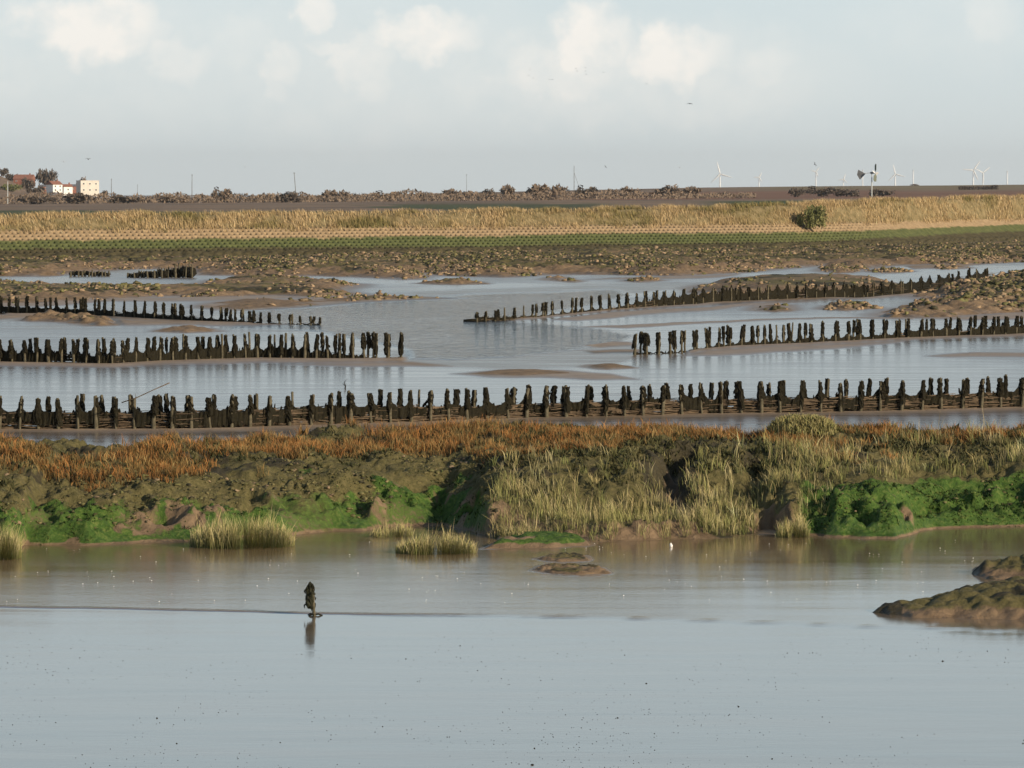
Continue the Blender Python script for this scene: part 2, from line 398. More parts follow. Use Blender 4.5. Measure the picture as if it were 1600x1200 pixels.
# groynes: base line in photo pixels, spacing in pixels, post height factors
GROYNES = {
 'R1': [(-60, 673), (0, 672.5), (100, 672.5), (270, 672), (370, 670), (460, 667), (520, 665), (680, 660), (830, 654), (1000, 651), (1100, 648), (1250, 646), (1400, 643.5), (1600, 637.5), (1660, 636)],
 'R2L': [(-40, 567), (0, 567.5), (100, 569), (170, 570.5), (250, 566), (400, 561), (500, 562), (560, 562), (628, 561)],
 'R2R': [(991, 554), (1010, 553.5), (1045, 552.5), (1068, 551), (1090, 547), (1160, 541), (1210, 539), (1300, 535), (1400, 530), (1500, 526), (1640, 521.5)],
 'R3L': [(-30, 489.5), (0, 490), (100, 492.5), (200, 497.5), (300, 503), (395, 506), (450, 507.5), (513, 507.5)],
 'R3R': [(745, 502.5), (800, 500.5), (850, 496), (910, 489.5), (1000, 481.5), (1100, 474.5), (1200, 470), (1350, 464), (1400, 461), (1450, 456), (1500, 449), (1552, 442)],
}
def strip(poly, up, dn): return [(x, y - up) for x, y in poly] + [(x, y + dn) for x, y in poly[::-1]]
DRY = [ # exposed sand and firm mud: (outline, softness px, height m)
 (strip(GROYNES['R1'], 5, 3), 5, .05), (strip(GROYNES['R2L'], 3, 5), 3, .08),
 ([(440, 568), (560, 566), (640, 566), (700, 573), (560, 573)], 4, .03),
 (strip(GROYNES['R2R'][3:], 2, 3), 3, .08), ([(1060, 556), (1100, 548), (1200, 541), (1300, 537), (1420, 532), (1400, 536), (1300, 545), (1200, 551), (1120, 556)], 4, .05),
 (strip(GROYNES['R3L'][1:6], 2, 3), 2, .1), ([(180, 500), (300, 505), (410, 507), (480, 509), (400, 511), (300, 509), (190, 508)], 2, .1), ([(-60, 490), (60, 492), (50, 498), (-60, 499)], 2, .1),
 (strip(GROYNES['R3R'][1:], 1, 2), 2, .1), ([(860, 500), (950, 489), (1060, 481), (1200, 473), (1300, 469), (1200, 477), (1060, 487), (960, 497), (900, 502)], 2.5, .05),
 ([(890, 513), (960, 508), (1100, 501), (1250, 497), (1420, 495), (1420, 498), (1250, 499), (1100, 504), (980, 512)], 1.6, .05),
 ([(700, 585), (760, 580), (860, 578), (960, 584), (1010, 592), (930, 594), (850, 589), (760, 588)], 4, .03),
 ([(900, 540), (960, 534), (992, 535), (985, 540), (930, 543)], 2.5, .03), ([(905, 548), (985, 546), (990, 551), (920, 552)], 2.5, .02),
 ([(1440, 556), (1520, 552), (1680, 552), (1680, 559), (1480, 559)], 3, .02),
 ([(560, 466), (640, 463), (700, 465), (640, 470), (540, 474)], 2, .05), ([(380, 470), (520, 466), (560, 470), (430, 480), (330, 484), (300, 476)], 3, .05),
 ([(-60, 463), (280, 463), (420, 462), (520, 466), (300, 470), (180, 470), (60, 478), (-60, 480)], 3, .05),
 ([(900, 436), (1060, 431), (1160, 428), (1100, 435), (1000, 437)], 2, .05), ([(1420, 414), (1500, 410), (1540, 413), (1480, 420), (1420, 421)], 2, .04),
 ([(1370, 493), (1480, 495), (1600, 487), (1680, 487), (1680, 497), (1500, 500)], 3, .04),
 ([(1140, 760), (1200, 826), (1260, 836), (1180, 838)], 4, .02),
]
WATER = [(395, 484), (480, 476), (560, 472), (640, 468), (740, 459), (850, 456), (960, 452), (990, 461), (900, 480), (800, 503), (850, 506), (930, 512), (995, 524), (980, 533), (900, 545), (800, 556), (700, 562), (640, 560), (632, 545), (560, 527), (500, 517), (430, 513), (370, 512)]
GREY = [(600, 548), (800, 540), (980, 540), (1010, 556), (960, 572), (800, 576), (660, 574), (600, 566)]
GREY2 = [(640, 456), (800, 448), (960, 446), (1100, 444), (1090, 450), (960, 459), (800, 462), (660, 466)]

def build_mudflat():
    drops = np.concatenate([np.arange(1290, 660, -3.0), np.arange(660, 640, -.6), np.arange(640, 480, -2.0), np.arange(480, 60, -1.1)])
    Y = CAMZ * F / drops
    s = np.linspace(-.23, .23, 700)
    YY, SS = np.meshgrid(Y, s, indexing='ij'); XX = SS * YY
    U = 800 + F * SS; P = HOR + CAMZ * F / YY
    U2 = U + (fbm(XX * .15, YY * .05, 81) - .5) * 40; P2 = P + (fbm(XX * .3, YY * .03, 83) - .5) * 5
    dry = np.zeros(XX.shape); Z = np.zeros(XX.shape)
    for poly, soft, hh in DRY:
        xs = [p[0] for p in poly]; ys = [p[1] for p in poly]
        b = (U2 > min(xs) - 40) & (U2 < max(xs) + 40) & (P2 > min(ys) - 12) & (P2 < max(ys) + 12)
        if not b.any(): continue
        # distances measured with the foreshortening of the flats
        d = sdf([(x * .25, y) for x, y in poly], U2[b] * .25, P2[b])
        k = sstep(-soft * .5, soft * .8, d); dry[b] = np.maximum(dry[b], k); Z[b] = np.maximum(Z[b], k * hh)
    for m in MOUNDS:
        W = np.array(m['W']); mg = m['w'] * 2 + 2
        b = (XX > W[:, 0].min() - mg) & (XX < W[:, 0].max() + mg) & (YY > W[:, 1].min() - mg) & (YY < W[:, 1].max() + mg)
        if b.any() and not m.get('dark'):
            d = sdf(m['W'], XX[b], YY[b]); dry[b] = np.maximum(dry[b], .85 * sstep(-m['w'] * .55, m['w'] * .1, d))
    patch = fbm(XX * .06, YY * .022, 91, 4)
    rip = sstep(-3, 3, sdf([(x * .25, y) for x, y in WATER], U2 * .25, P2))
    rip = rip * (1 - dry)
    grey = sstep(-3, 3, sdf([(x * .25, y) for x, y in GREY], U2 * .25, P2)) + sstep(-2, 2, sdf([(x * .25, y) for x, y in GREY2], U2 * .25, P2))
    film = np.where(P > 700, 1.0, -.1 + .55 * sstep(.38, .60, patch))
    film *= 1 - np.clip(grey, 0, 1)
    fl = np.array(FRONT_LINE); L = np.interp(U, fl[:, 0], fl[:, 1]) + (fbm(XX * 1.2, YY * 0, 95) - .5) * 2.0
    behind = 1 - sstep(-1.0, 1.0, P - L)
    near = (P > 790)
    left = 1 - .6 * sstep(850, 1250, U)
    film = np.where(near & (behind > .5), 1.0, film)
    dry = np.maximum(dry, np.where(near, behind * .07 * (1 - .75 * sstep(850, 1250, U)), 0))
    dull_brown = np.where(near, behind * (1 - .5 * sstep(1000, 1300, U) * sstep(905, 950, P)) * (.8 + .2 * sstep(.3, .7, patch)), np.maximum(.75 * np.clip(grey, 0, 1), rip * (.75 + .4 * sstep(.35, .6, fbm(XX * .12, YY * .06, 92)))))  # browner and less reflective: band behind the front line, grey areas, ripples
    dull_brown = np.maximum(dull_brown, np.where(P < 700, .75 * sstep(.50, .64, fbm(XX * .045, YY * .03, 94, 4)), 0))
    lip = np.exp(-((P - L + .9) / .8)**2) * near
    Z = Z + np.where(near, behind * (.006 + .007 * left) + lip * .006, 0) * (P < 1100)
    # faint long level marks in the foreground mud, and slow undulation
    Z = Z + np.where(P > 800, .006 * (fbm(XX * .08, YY * 1.1 + XX * .06, 97, 3) - .5), .02 * (fbm(XX * .05, YY * .05, 98, 3) - .5))
    dry = np.maximum(dry, np.where(near, lip * .28 * (.2 + .8 * left), 0))
    tt = YY - Ytoe(XX)
    dry = np.where(near & (tt > -1.2), np.maximum(dry, .22 * sstep(-1.0, .2, tt + (fbm(XX * 1.2, YY * 1.5, 99) - .5) * 1.2)), dry)
    me = grid_mesh('mudflat', XX, YY, Z, dict(dry=dry, ripple=rip, film=np.clip(film, 0, 1), dull_brown=dull_brown))
    tag(link('mudflat', me, M['mudflat']), kind='structure')
    # the level the whole estuary lies on, out to the horizon
    g = MB(); R = 24000
    g.add([(-R, -600, -.5), (R, -600, -.5), (R, R, -.5), (-R, R, -.5)], [(0, 1, 2, 3)])
    gm = g.mesh('ground')
    for k in ('dry', 'ripple', 'film', 'dull_brown'): fattr(gm, k, [.5 if k == 'dry' else 0] * 4)
    tag(link('ground', gm, M['mudflat']), kind='structure')
build_mudflat()

def build_bank():
    X, Y = np.meshgrid(np.arange(-21, 21, .06), np.arange(84, 111, .06))
    Z = bank_h(X, Y)
    t = Y - Ytoe(X); u = 800 + F * X / Y
    pn = fbm(X * .8, Y * .8, 101); pn2 = fbm(X * .3, Y * .3, 103)
    left = 1 - sstep(720, 800, u); right = sstep(1220, 1290, u)
    gz = sstep(.02, .10, Z) * (1 - sstep(1.4, 2.6, t + (pn - .5) * 3))
    algae = gz * (left * (.55 + .5 * sstep(.38, .52, pn2)) + right * 1.0) * sstep(.36, .52, .5 * pn + .5 * fbm(X * 2.2, Y * 2.2, 105))
    algae = np.maximum(algae, right * sstep(.02, .09, Z) * (1 - sstep(2.6, 3.4, t)) * sstep(.20, .34, pn))
    algae += .8 * sstep(.62, .7, pn) * sstep(1, 2, t) * (1 - sstep(3, 5, t)) * left
    moss = sstep(.5, 1.6, t + (pn - .5) * 3) * (.55 + .6 * pn)
    wrack = sstep(.52, .62, fbm(X * 1.4, Y * 1.4, 107)) * sstep(2.5, 5, t) * .8
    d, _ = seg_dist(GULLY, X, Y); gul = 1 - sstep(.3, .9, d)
    gully_shade = 1 - sstep(.5, 1.1, d); gul = 1 - sstep(.12, .3, d); wrack = np.maximum(wrack, gully_shade * .85); algae *= 1 - gully_shade; moss *= 1 - gul  # gully sides painted dark through the wrack mask, standing in for shade
    wet = np.maximum(1 - sstep(0, .5, t), gul * .7)
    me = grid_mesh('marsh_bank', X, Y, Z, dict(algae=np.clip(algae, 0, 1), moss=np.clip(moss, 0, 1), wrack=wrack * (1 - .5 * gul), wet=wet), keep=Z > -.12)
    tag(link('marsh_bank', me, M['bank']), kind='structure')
build_bank()

def build_mound(m):
    W = np.array(m['W']); cs = m['cs']; mg = m['w'] * .6
    st = cs / 4.5
    x0, x1, y0, y1 = W[:, 0].min() - mg, W[:, 0].max() + mg, W[:, 1].min() - mg, W[:, 1].max() + mg
    if y0 > 200: x0, x1 = max(x0, -.16 * y1), min(x1, .16 * y1)
    nx, ny = int((x1 - x0) / st) + 2, int((y1 - y0) / st) + 2
    if nx * ny > 260000:
        k = math.sqrt(nx * ny / 260000); nx, ny = int(nx / k), int(ny / k)
    X, Y = np.meshgrid(np.linspace(x0, x1, nx), np.linspace(y0, y1, ny))
    Z, d, k = mound_h(m, X, Y)
    pn = fbm(X / (cs * 4), Y / (cs * 4), 111)
    moss = sstep(.2, 1.0, k + (pn - .5) * 1.2) * (.08 + .95 * pn)
    wr = np.zeros(X.shape) + .75 * sstep(.57, .66, pn) * sstep(.2, .6, k)
    alg = np.zeros(X.shape)
    if m.get('dark'): moss = np.ones(X.shape) * .8 * sstep(.0, .5, k); wr = sstep(.45, .62, pn) * .8; alg = .25 * sstep(.6, .75, pn)
    if m.get('alg'): alg = sstep(.2, .5, k) * sstep(.3, .45, pn); moss *= .6
    if m['n'].startswith('sand'): moss *= .2; wr *= .2
    me = grid_mesh(m['n'], X, Y, Z, dict(algae=alg, moss=np.clip(moss, 0, 1), wrack=wr, wet=1 - sstep(0, .3, k)), keep=Z > -.10)
    tag(link(m['n'], me, M['bank']), kind='structure')
for m_ in MOUNDS: build_mound(m_)

# clods of mud and weed lying about on the banks: nobody could count them
def clods(name, X, Y, Z, S, cols, seed):
    rg = np.random.default_rng(seed); n = len(X); A = np.arange(6) * math.pi / 3
    k = [(1.0, 0.0, -.25), (1.15, .26, .25), (.72, .1, .72)]
    V = np.zeros((n, 19, 3)); rot = rg.uniform(0, 6.28, n)[:, None]; el = rg.uniform(.7, 1.5, (n, 1))
    for j, (r_, ph, z_) in enumerate(k):
        jr = rg.uniform(.35, 1.6, (n, 6)); a = A[None] + ph + rot
        V[:, j * 6:(j + 1) * 6, 0] = np.cos(a) * r_ * jr * el; V[:, j * 6:(j + 1) * 6, 1] = np.sin(a) * r_ * jr; V[:, j * 6:(j + 1) * 6, 2] = z_ + rg.uniform(-.38, .38, (n, 6))
    V[:, 18, 2] = rg.uniform(.45, 1.3, n); V *= (S * .5)[:, None, None]; V += np.stack([X, Y, Z], -1)[:, None]
    i = np.arange(n)[:, None] * 19; q, t = [], []
    for j in range(2):
        for m in range(6): q.append([j * 6 + m, j * 6 + (m + 1) % 6, j * 6 + 6 + (m + 1) % 6, j * 6 + 6 + m])
    for m in range(6): t.append([12 + m, 12 + (m + 1) % 6, 18])
    me = np_mesh(name, V.reshape(-1, 3), (i[:, :, None] + np.array(q)[None]).reshape(-1, 4), (i[:, :, None] + np.array(t)[None]).reshape(-1, 3))
    cattr(me, 'Col', np.repeat(cols, 19, 0)); return tag(link(name, me, M['clod']), kind='stuff')
def clod_mat():
    m, nt, b = new_mat('clods'); n = noise(nt, objco(nt), 7, 4)
    nt.links.new(mix(nt, 1.0, attr(nt, 'Col', 'Color'), ramp(nt, n, [(.3, (.6, .6, .6)), (.7, (1.25, 1.25, 1.25))]), 'MULTIPLY'), b.inputs['Base Color']); b.inputs['Roughness'].default_value = .7; b.inputs['Specular IOR Level'].default_value = .3; return m
M['clod'] = clod_mat()
CL = np.array([(.30, .21, .125), (.25, .18, .105), (.13, .12, .042), (.10, .095, .034), (.05, .044, .02), (.16, .135, .055)])
def all_clods():
    rg = np.random.default_rng(55); XS, YS, ZS, SS, CS = [], [], [], [], []
    for m, dens in ((MOUNDS[0], 2.0), (MOUNDS[1], 2.2), (MOUNDS[2], .8), (MOUNDS[3], .4), (MOUNDS[4], 4.5)) + tuple((q, 2.5) for q in MOUNDS if q['n'] == 'mud_islet' or (q['n'] == 'mud_mound' and q['cs'] > .5)):
        W = np.array(m['W']); y0, y1 = W[:, 1].min(), W[:, 1].max(); x0, x1 = max(W[:, 0].min(), -.15 * y1), min(W[:, 0].max(), .15 * y1)
        n = int((x1 - x0) * (y1 - y0) * dens); X, Y = rg.uniform(x0, x1, n), rg.uniform(y0, y1, n)
        z, d, k = mound_h(m, X, Y); cl = fbm(X * .16, Y * .07, 57, 3)
        keep = (k > -.05) & (rg.random(n) < .06 + sstep(.44, .60, cl)); X, Y, z, cl, k = X[keep], Y[keep], z[keep], cl[keep], k[keep]; n = len(X)
        s = rg.uniform(.13, .38, n) * rg.uniform(.7, 1.3, n)
        tan = rg.random(n) < np.where(k < .6, .60, .34); i = np.where(tan, rg.integers(0, 2, n), rg.integers(2, 6, n))
        XS.append(X); YS.append(Y); ZS.append(z + s * .08); SS.append(s); CS.append(CL[i] * rg.uniform(.75, 1.25, (n, 1)))
    clods('weedy_clods', *map(np.concatenate, (XS, YS, ZS, SS)), np.concatenate(CS), 58)
    n = 36000; X, Y = rg.uniform(-15, 15, n), rg.uniform(86, 101, n); t = Y - Ytoe(X); u = 800 + F * X / Y
    w = sstep(.3, .8, t) * (1 - sstep(5, 7, t)) * sstep(.40, .56, fbm(X * .9, Y * .7, 59, 3)) * np.where(u < 780, .75, np.where(u < 1200, 0, .25))
    keep = rg.random(n) < w; X, Y, t = X[keep], Y[keep], t[keep]; n = len(X); s = .03 + .08 * rg.random(n)**3
    i = np.where(rg.random(n) < .08, rg.integers(0, 2, n), rg.integers(2, 6, n))
    clods('bank_clods', X, Y, bank_h(X, Y) + s * .05, s, CL[i] * rg.uniform(.7, 1.15, (n, 1)), 60)
all_clods()

# ------------------------------------------------------------------ groynes
def make_post(seed, h=1.15):
    r = random.Random(seed); mb = MB(); n = 7
    r0 = r.uniform(.050, .070); lx, ly = r.uniform(-.05, .05), r.uniform(-.05, .05); pts, rad = [], []
    for k in range(9):
        f = k / 8; z = -.5 + f * (h + .5)
        pts.append((lx * f + r.uniform(-.008, .008), ly * f + r.uniform(-.008, .008), z)); rad.append(r0 * (1.05 - .2 * f) * r.uniform(.9, 1.1))
    pts.append((lx + .01, ly, h + .02)); rad.append(r0 * .70)
    mb.tube(pts, rad, n); return mb.mesh('post', True)
def make_weed(seed, h=1.15):
    """bladder wrack hanging from the head of a post: a ragged cap with strands"""
    r = random.Random(seed); mb = MB(); n = 11
    low = r.uniform(.22, .58) * h; fat = r.uniform(.0, .036); fl = r.uniform(-.02, .05); off = r.uniform(-.07, .03)
    rings = []; K = 9
    for k in range(K):
        f = k / (K - 1); z = h + .025 - (h + .025 - low) * f
        rr = ((.058, .066, .066, .067, .066, .068, .068, .068, .060)[k] * r.uniform(.85, 1.2)) + fat * r.uniform(.3, 1) + fl * f * f * .7
        ring = []; jx = r.uniform(-.018, .018)
        for i in range(n):
            a = 2 * math.pi * i / n; q = rr * r.uniform(.72, 1.3)
            ring.append((math.cos(a) * q + off * f + jx, math.sin(a) * q, z + r.uniform(-.03, .03) - (r.uniform(0, .22) if k == K - 1 else 0)))
        rings.append(ring)
    v = [p for g in rings for p in g]; f_ = []
    for k in range(K - 1):
        for i in range(n): f_.append((k * n + i, k * n + (i + 1) % n, (k + 1) * n + (i + 1) % n, (k + 1) * n + i))
    f_.append(tuple(range(n))[::-1]); f_.append(tuple((K - 1) * n + i for i in range(n))); mb.add(v, f_)
    for k in range(r.randint(6, 12)):
        a = r.uniform(0, 6.28); z = r.uniform(low, h); q = (.05 + fat) * r.uniform(.7, 1.1); L = r.uniform(.08, .25)
        x, y = math.cos(a) * q + off * .5, math.sin(a) * q
        mb.tube([(x * .5, y * .5, z + .05), (x * 1.2, y * 1.2, z), (x * 1.5, y * 1.5, z - L)], [.03, .026, .008], 4)
    return mb.mesh('seaweed', False)
POSTS = [make_post(s) for s in range(9)]; WEEDS = [make_weed(100 + s) for s in range(12)]
for me in POSTS: me.materials.append(M['post'])
for me in WEEDS: me.materials.append(M['weed'])

def path_pts(poly, step):
    """points along a pixel polyline every `step` pixels of x"""
    xs = np.array([p[0] for p in poly], float); ys = np.array([p[1] for p in poly], float)
    out, x = [], xs[0]
    while x <= xs[-1]: out.append((x, float(np.interp(x, xs, ys)))); x += step * random.uniform(.92, 1.08)
    return out
def put_post(root, x, y, z, hs, weed, r, ws=1.0):
    p = link('post', r.choice(POSTS), None, root)
    p.location = (x - root.location.x, y - root.location.y, z - root.location.z); p.scale = (ws * r.uniform(.85, 1.2), ws * r.uniform(.85, 1.2), hs)
    p.rotation_euler = (r.uniform(-.05, .05), r.uniform(-.06, .06), r.uniform(0, 6.28))
    if weed:
        w = link('seaweed', r.choice(WEEDS), None, p); s = r.uniform(.85, 1.15); w.scale = (s, s, r.uniform(.94, 1.0)); w.rotation_euler = (0, 0, r.uniform(0, 6.28))
def groyne(key, step, label, hts, brush, drape, back=.9, width=.55, weedp=.97, seed=1, bstick=26, dark=None):
    """hts / brush / drape: (pixel x, value) tables -> post height factor, brushwood height, weed drape amount"""
    r = random.Random(seed); pts = path_pts(GROYNES[key], step)
    a = gp(*pts[0]); root = empty('brushwood_groyne', (a[0], a[1], 0))
    tag(root, label, 'groyne', 'old timber and brushwood groynes on the mudflat')
    W = []
    for px, py in pts:
        g = gp(px, py); W.append(Vector((g[0], g[1], 0)))
    def tb(t, px): return float(np.interp(px, [q[0] for q in t], [q[1] for q in t]))
    for i, ((px, py), w) in enumerate(zip(pts, W)):
        hs = tb(hts, px); z = float(ground_h(w.x, w.y)[0]) if hs > 0 else 0
        z = min(z, .35)
        put_post(root, w.x, w.y, z, hs * r.uniform(.94, 1.05) - z * .6, r.random() < weedp, r)
        if r.random() < back:
            nx = r.uniform(.08, .34) * r.choice((1, 1, 1, -.4)); yb = w.y + width * r.uniform(.85, 1.15)
            put_post(root, w.x * (1 + width / w.y) + nx, yb, z, hs * r.uniform(.95, 1.07) - z * .6, r.random() < weedp * .9, r)
    # brushwood laid along between the two lines of posts
    mb = MB(); wb = MB()
    for i in range(len(W) - 1):
        px = pts[i][0]; bh = tb(brush, px); A, B = W[i], W[i + 1]; d = B - A; L = d.length
        zb = min(float(ground_h((A.x + B.x) / 2, (A.y + B.y) / 2)[0]), .3)
        if bh > .03:
            dk_ = bool(dark and dark[0] < px < dark[1]); nst = int(bstick * (bh / .5) * L / .62 * (.25 if dk_ else 1)) + 3
            for k in range(nst):
                f = r.uniform(-.2, 1); ln = r.uniform(.5, 1.9) * L; q = r.uniform(.18 if dk_ else .04, width - .06); z0 = zb + r.random()**.8 * bh
                p0 = A + d * f; p1 = p0 + d.normalized() * ln
                sag = r.uniform(-.10, .10)
                P = [(p0.x, p0.y + q, z0), ((p0.x + p1.x) / 2, (p0.y + p1.y) / 2 + q + r.uniform(-.05, .05), max(zb, z0 + sag * .5)), (p1.x, p1.y + q + r.uniform(-.1, .1), max(zb, z0 + sag))]
                rr = r.uniform(.008, .024); mb.tube([Vector(p) - root.location for p in P], [rr, rr * 1.1, rr * .6], 4)
            # packed core of the bundle
            for k in range(3):
                z0 = zb + bh * (.1 + .3 * k); q = width * r.uniform(.35, .65); rr = bh * r.uniform(.12, .2)
                P = [(A.x, A.y + q, z0), ((A.x + B.x) / 2, (A.y + B.y) / 2 + q, z0 + r.uniform(-.05, .04)), (B.x, B.y + q, z0)]
                wb.tube([Vector(p) - root.location for p in P], [rr * r.uniform(.7, 1.2), rr, rr * r.uniform(.7, 1.2)], 6)
        dr = tb(drape, px)
        if dr > 0:
            # weed slumped against the posts and sagging between them
            top0 = max(bh, .1) + r.uniform(.25, .55) * dr; mid = max(bh, .06) + r.uniform(-.05, .12) * dr; dk = dark and dark[0] < px < dark[1]
            if r.random() < .93:
                K = 9; ft, bk, fb, bb = [], [], [], []; lowz = bh * r.uniform(0, .25) if dk else bh * r.uniform(.12, .6); q0 = .02 if dk else width * r.uniform(-.1, .15); q1 = width * r.uniform(.55, .85); miss = r.random() < .25
                for k in range(K):
                    f = k / (K - 1); p = A + d * f; s = abs(2 * f - 1)**r.uniform(1.5, 2.6)
                    zt = zb + mid * (.82 if miss else 1) + (top0 - mid) * s * r.uniform(.75, 1.1) + r.uniform(-.045, .045); zl = min(zb + lowz + r.uniform(-.08, .08), zt - .06)
                    for lst, yy, z_ in ((ft, q0, zt), (bk, q1, zt - .03), (fb, q0 + .04, zl), (bb, q1 - .04, zl)): lst.append(Vector((p.x + r.uniform(-.02, .02), p.y + yy + r.uniform(-.05, .05), z_)) - root.location)
                fs = []
                for k in range(K - 1):
                    for o0, o1 in ((0, 1), (1, 3), (3, 2), (2, 0)): fs.append((o0 * K + k, o1 * K + k, o1 * K + k + 1, o0 * K + k + 1))
                wb.add(ft + bk + fb + bb, fs + [(0, 2 * K, 3 * K, K), (K - 1, 2 * K - 1, 4 * K - 1, 3 * K - 1)])
            for k in range(int(r.randint(5, 11) * dr)):
                f = r.random() if r.random() < .5 else (r.random()**2 * .35 if r.random() < .5 else 1 - r.random()**2 * .35)
                p = A + d * f; s = (2 * f - 1)**2; z1 = zb + mid + (top0 - mid) * s + r.uniform(-.06, .03)
                y_ = p.y + width * r.uniform(.0, 1.0); q = r.uniform(-.1, .1); hd = r.uniform(.12, .4)
                wb.tube([Vector(t) - root.location for t in ((p.x, y_, z1 + r.uniform(0, .06)), (p.x + q * .6, y_, z1 - hd * .4), (p.x + q, y_, z1 - hd))], [r.uniform(.008, .03), r.uniform(.02, .05), .012], 4)
    if mb.v: mb.build('brushwood', M['stick'], root)
    if wb.v: wb.build('seaweed_drape', M['weed'], root)
    return root
groyne('R1', 31.0, 'nearest groyne, unbroken double row of weedy posts behind the orange scrub', [(0, .97), (600, .96), (1600, 1.0)], [(0, .58), (540, .60), (700, .48), (900, .52), (1600, .56)], [(0, .75), (500, .7), (700, .9), (1300, .85), (1600, .85)], back=.84, seed=11, bstick=44)
groyne('R2L', 19.0, 'second groyne from the front on the left, ending in bare posts at the channel', [(0, 1.0), (628, 1.08)], [(0, .45), (400, .42), (530, .25), (580, .05), (628, 0)], [(0, 1.2), (500, 1.1), (585, .1), (628, 0)], seed=12, bstick=24, dark=(-100, 570))
groyne('R2R', 18.7, 'second groyne from the front on the right, curving away behind a mud ledge', [(990, .92), (1100, .92), (1300, .95), (1620, .92)], [(990, 0), (1070, .03), (1100, .1), (1300, .16), (1420, .3), (1620, .42)], [(990, .25), (1080, .2), (1110, .8), (1620, 1)], seed=13, bstick=24, dark=(1080, 1700))
groyne('R3L', 15.4, 'far left groyne whose posts dwindle to stubs in the channel', [(0, 1.02), (250, 1.0), (350, .8), (400, .66), (470, .5), (513, .36)], [(0, .42), (200, .38), (330, .22), (400, .03), (513, 0)], [(0, .5), (200, .5), (380, .5), (420, .1), (513, 0)], back=.5, seed=14, bstick=16, dark=(-100, 420))
groyne('R3R', 14.6, 'far right groyne climbing to tall bare posts beside the rough bank', [(745, .5), (800, .72), (900, .95), (1100, .95), (1350, .85), (1450, 1.0), (1520, 1.25), (1552, 1.1)], [(745, .22), (850, .1), (950, .15), (1020, .5), (1100, .7), (1450, .72), (1552, .6)], [(745, .3), (850, .6), (1000, 1), (1100, 1.3), (1500, 1.3), (1552, .6)], back=.55, weedp=.75, seed=15, bstick=10, dark=(1010, 1600))

def far_groyne(px0, px1, py, h0, h1, step, label, seed):
    r = random.Random(seed); a = gp(px0, py); root = tag(empty('brushwood_groyne', a), label, 'groyne', 'old timber and brushwood groynes on the mudflat')
    wb = MB(); x = px0; prev = None
    while x <= px1:
        g = gp(x, py + r.uniform(-.3, .3)); f = (x - px0) / (px1 - px0); h = h0 + (h1 - h0) * f
        put_post(root, g[0], g[1], 0, h * r.uniform(.8, 1.15) / 1.15, False, r, 1.6)
        p = Vector((g[0], g[1] + .4, h * .42)) - root.location
        if prev is not None: wb.tube([prev, (prev + p) / 2 + Vector((0, 0, r.uniform(-.1, .1))), p], [h * .38, h * .42 * r.uniform(.8, 1.1), h * .38], 6)
        prev = p; x += step * r.uniform(.8, 1.2)
    wb.build('seaweed_drape', M['weed'], root)
far_groyne(199, 304, 434, .45, 1.35, 5.2, 'farthest groyne, a dark brushwood wedge rising to a tall post beside the pool', 21)
far_groyne(110, 171, 432, .62, .5, 5.6, 'short row of rotted stubs at the edge of the far left pool', 22)

# log lying at the channel end of the far right groyne
g = gp(724, 502.5); e = gp(752, 502.0); lg = MB(); lg.tube([(0, 0, .06), ((e[0] - g[0]) * .5, .05, .08), (e[0] - g[0], .1, .1)], [.07, .10, .09], 7)
o = tag(lg.build('log', M['weed'], None, True), 'dark log lying flat at the channel end of the far right groyne', 'log'); o.location = g
# the lone stump standing on the mud edge
def stump():
    g = gp(490, 962); root = tag(empty('timber_stump', g), 'lone rotten stump draped in dark weed on the foreground mud', 'stump')
    mb = MB(); mb.tube([(.02, 0, -.3), (.012, 0, 0), (.0, 0, .12), (-.012, 0, .3), (-.03, 0, .5), (-.045, 0, .6)], [.036, .034, .03, .034, .04, .012], 8); mb.build('post', M['post'], root, True)
    r = random.Random(3); w = MB(); n = 12; K = 11; v = []; f_ = []
    for k in range(K):
        f = k / (K - 1); z = .64 - .50 * f; rr = [.016, .045, .062, .072, .076, .076, .076, .074, .072, .068, .045][k]
        for i in range(n):
            a = 2 * math.pi * i / n; q = rr * r.uniform(.78, 1.25)
            v.append((-.062 - .012 * f + math.cos(a) * q, math.sin(a) * q * .9, z + r.uniform(-.018, .018)))
    for k in range(K - 1):
        for i in range(n): f_.append((k * n + i, k * n + (i + 1) % n, (k + 1) * n + (i + 1) % n, (k + 1) * n + i))
    f_.append(tuple(range(n))[::-1]); f_.append(tuple((K - 1) * n + i for i in range(n))); w.add(v, f_)
    for k in range(22):
        a = r.uniform(0, 6.28); z = r.uniform(.14, .6); q = .07 + .02 * math.sin(z * 5); x, y = -.068 + math.cos(a) * q, math.sin(a) * q; L = r.uniform(.03, .07)
        w.tube([(x * .9, y * .8, z + .03), (x + math.cos(a) * .025, y + math.sin(a) * .025, z), (x + math.cos(a) * .02, y, z - L)], [.018, .016, .004], 4)
    w.build('seaweed', M['stump_weed'], root)
    c = MB()
    for k in range(9): a = r.uniform(0, 6.28); c.tube([(.01, 0, .02), (math.cos(a) * .1, math.sin(a) * .1, .03), (math.cos(a) * r.uniform(.12, .3), math.sin(a) * .25, -.01)], [.02, .018, .006], 4)
    c.build('root', M['stump_weed'], root)
stump()
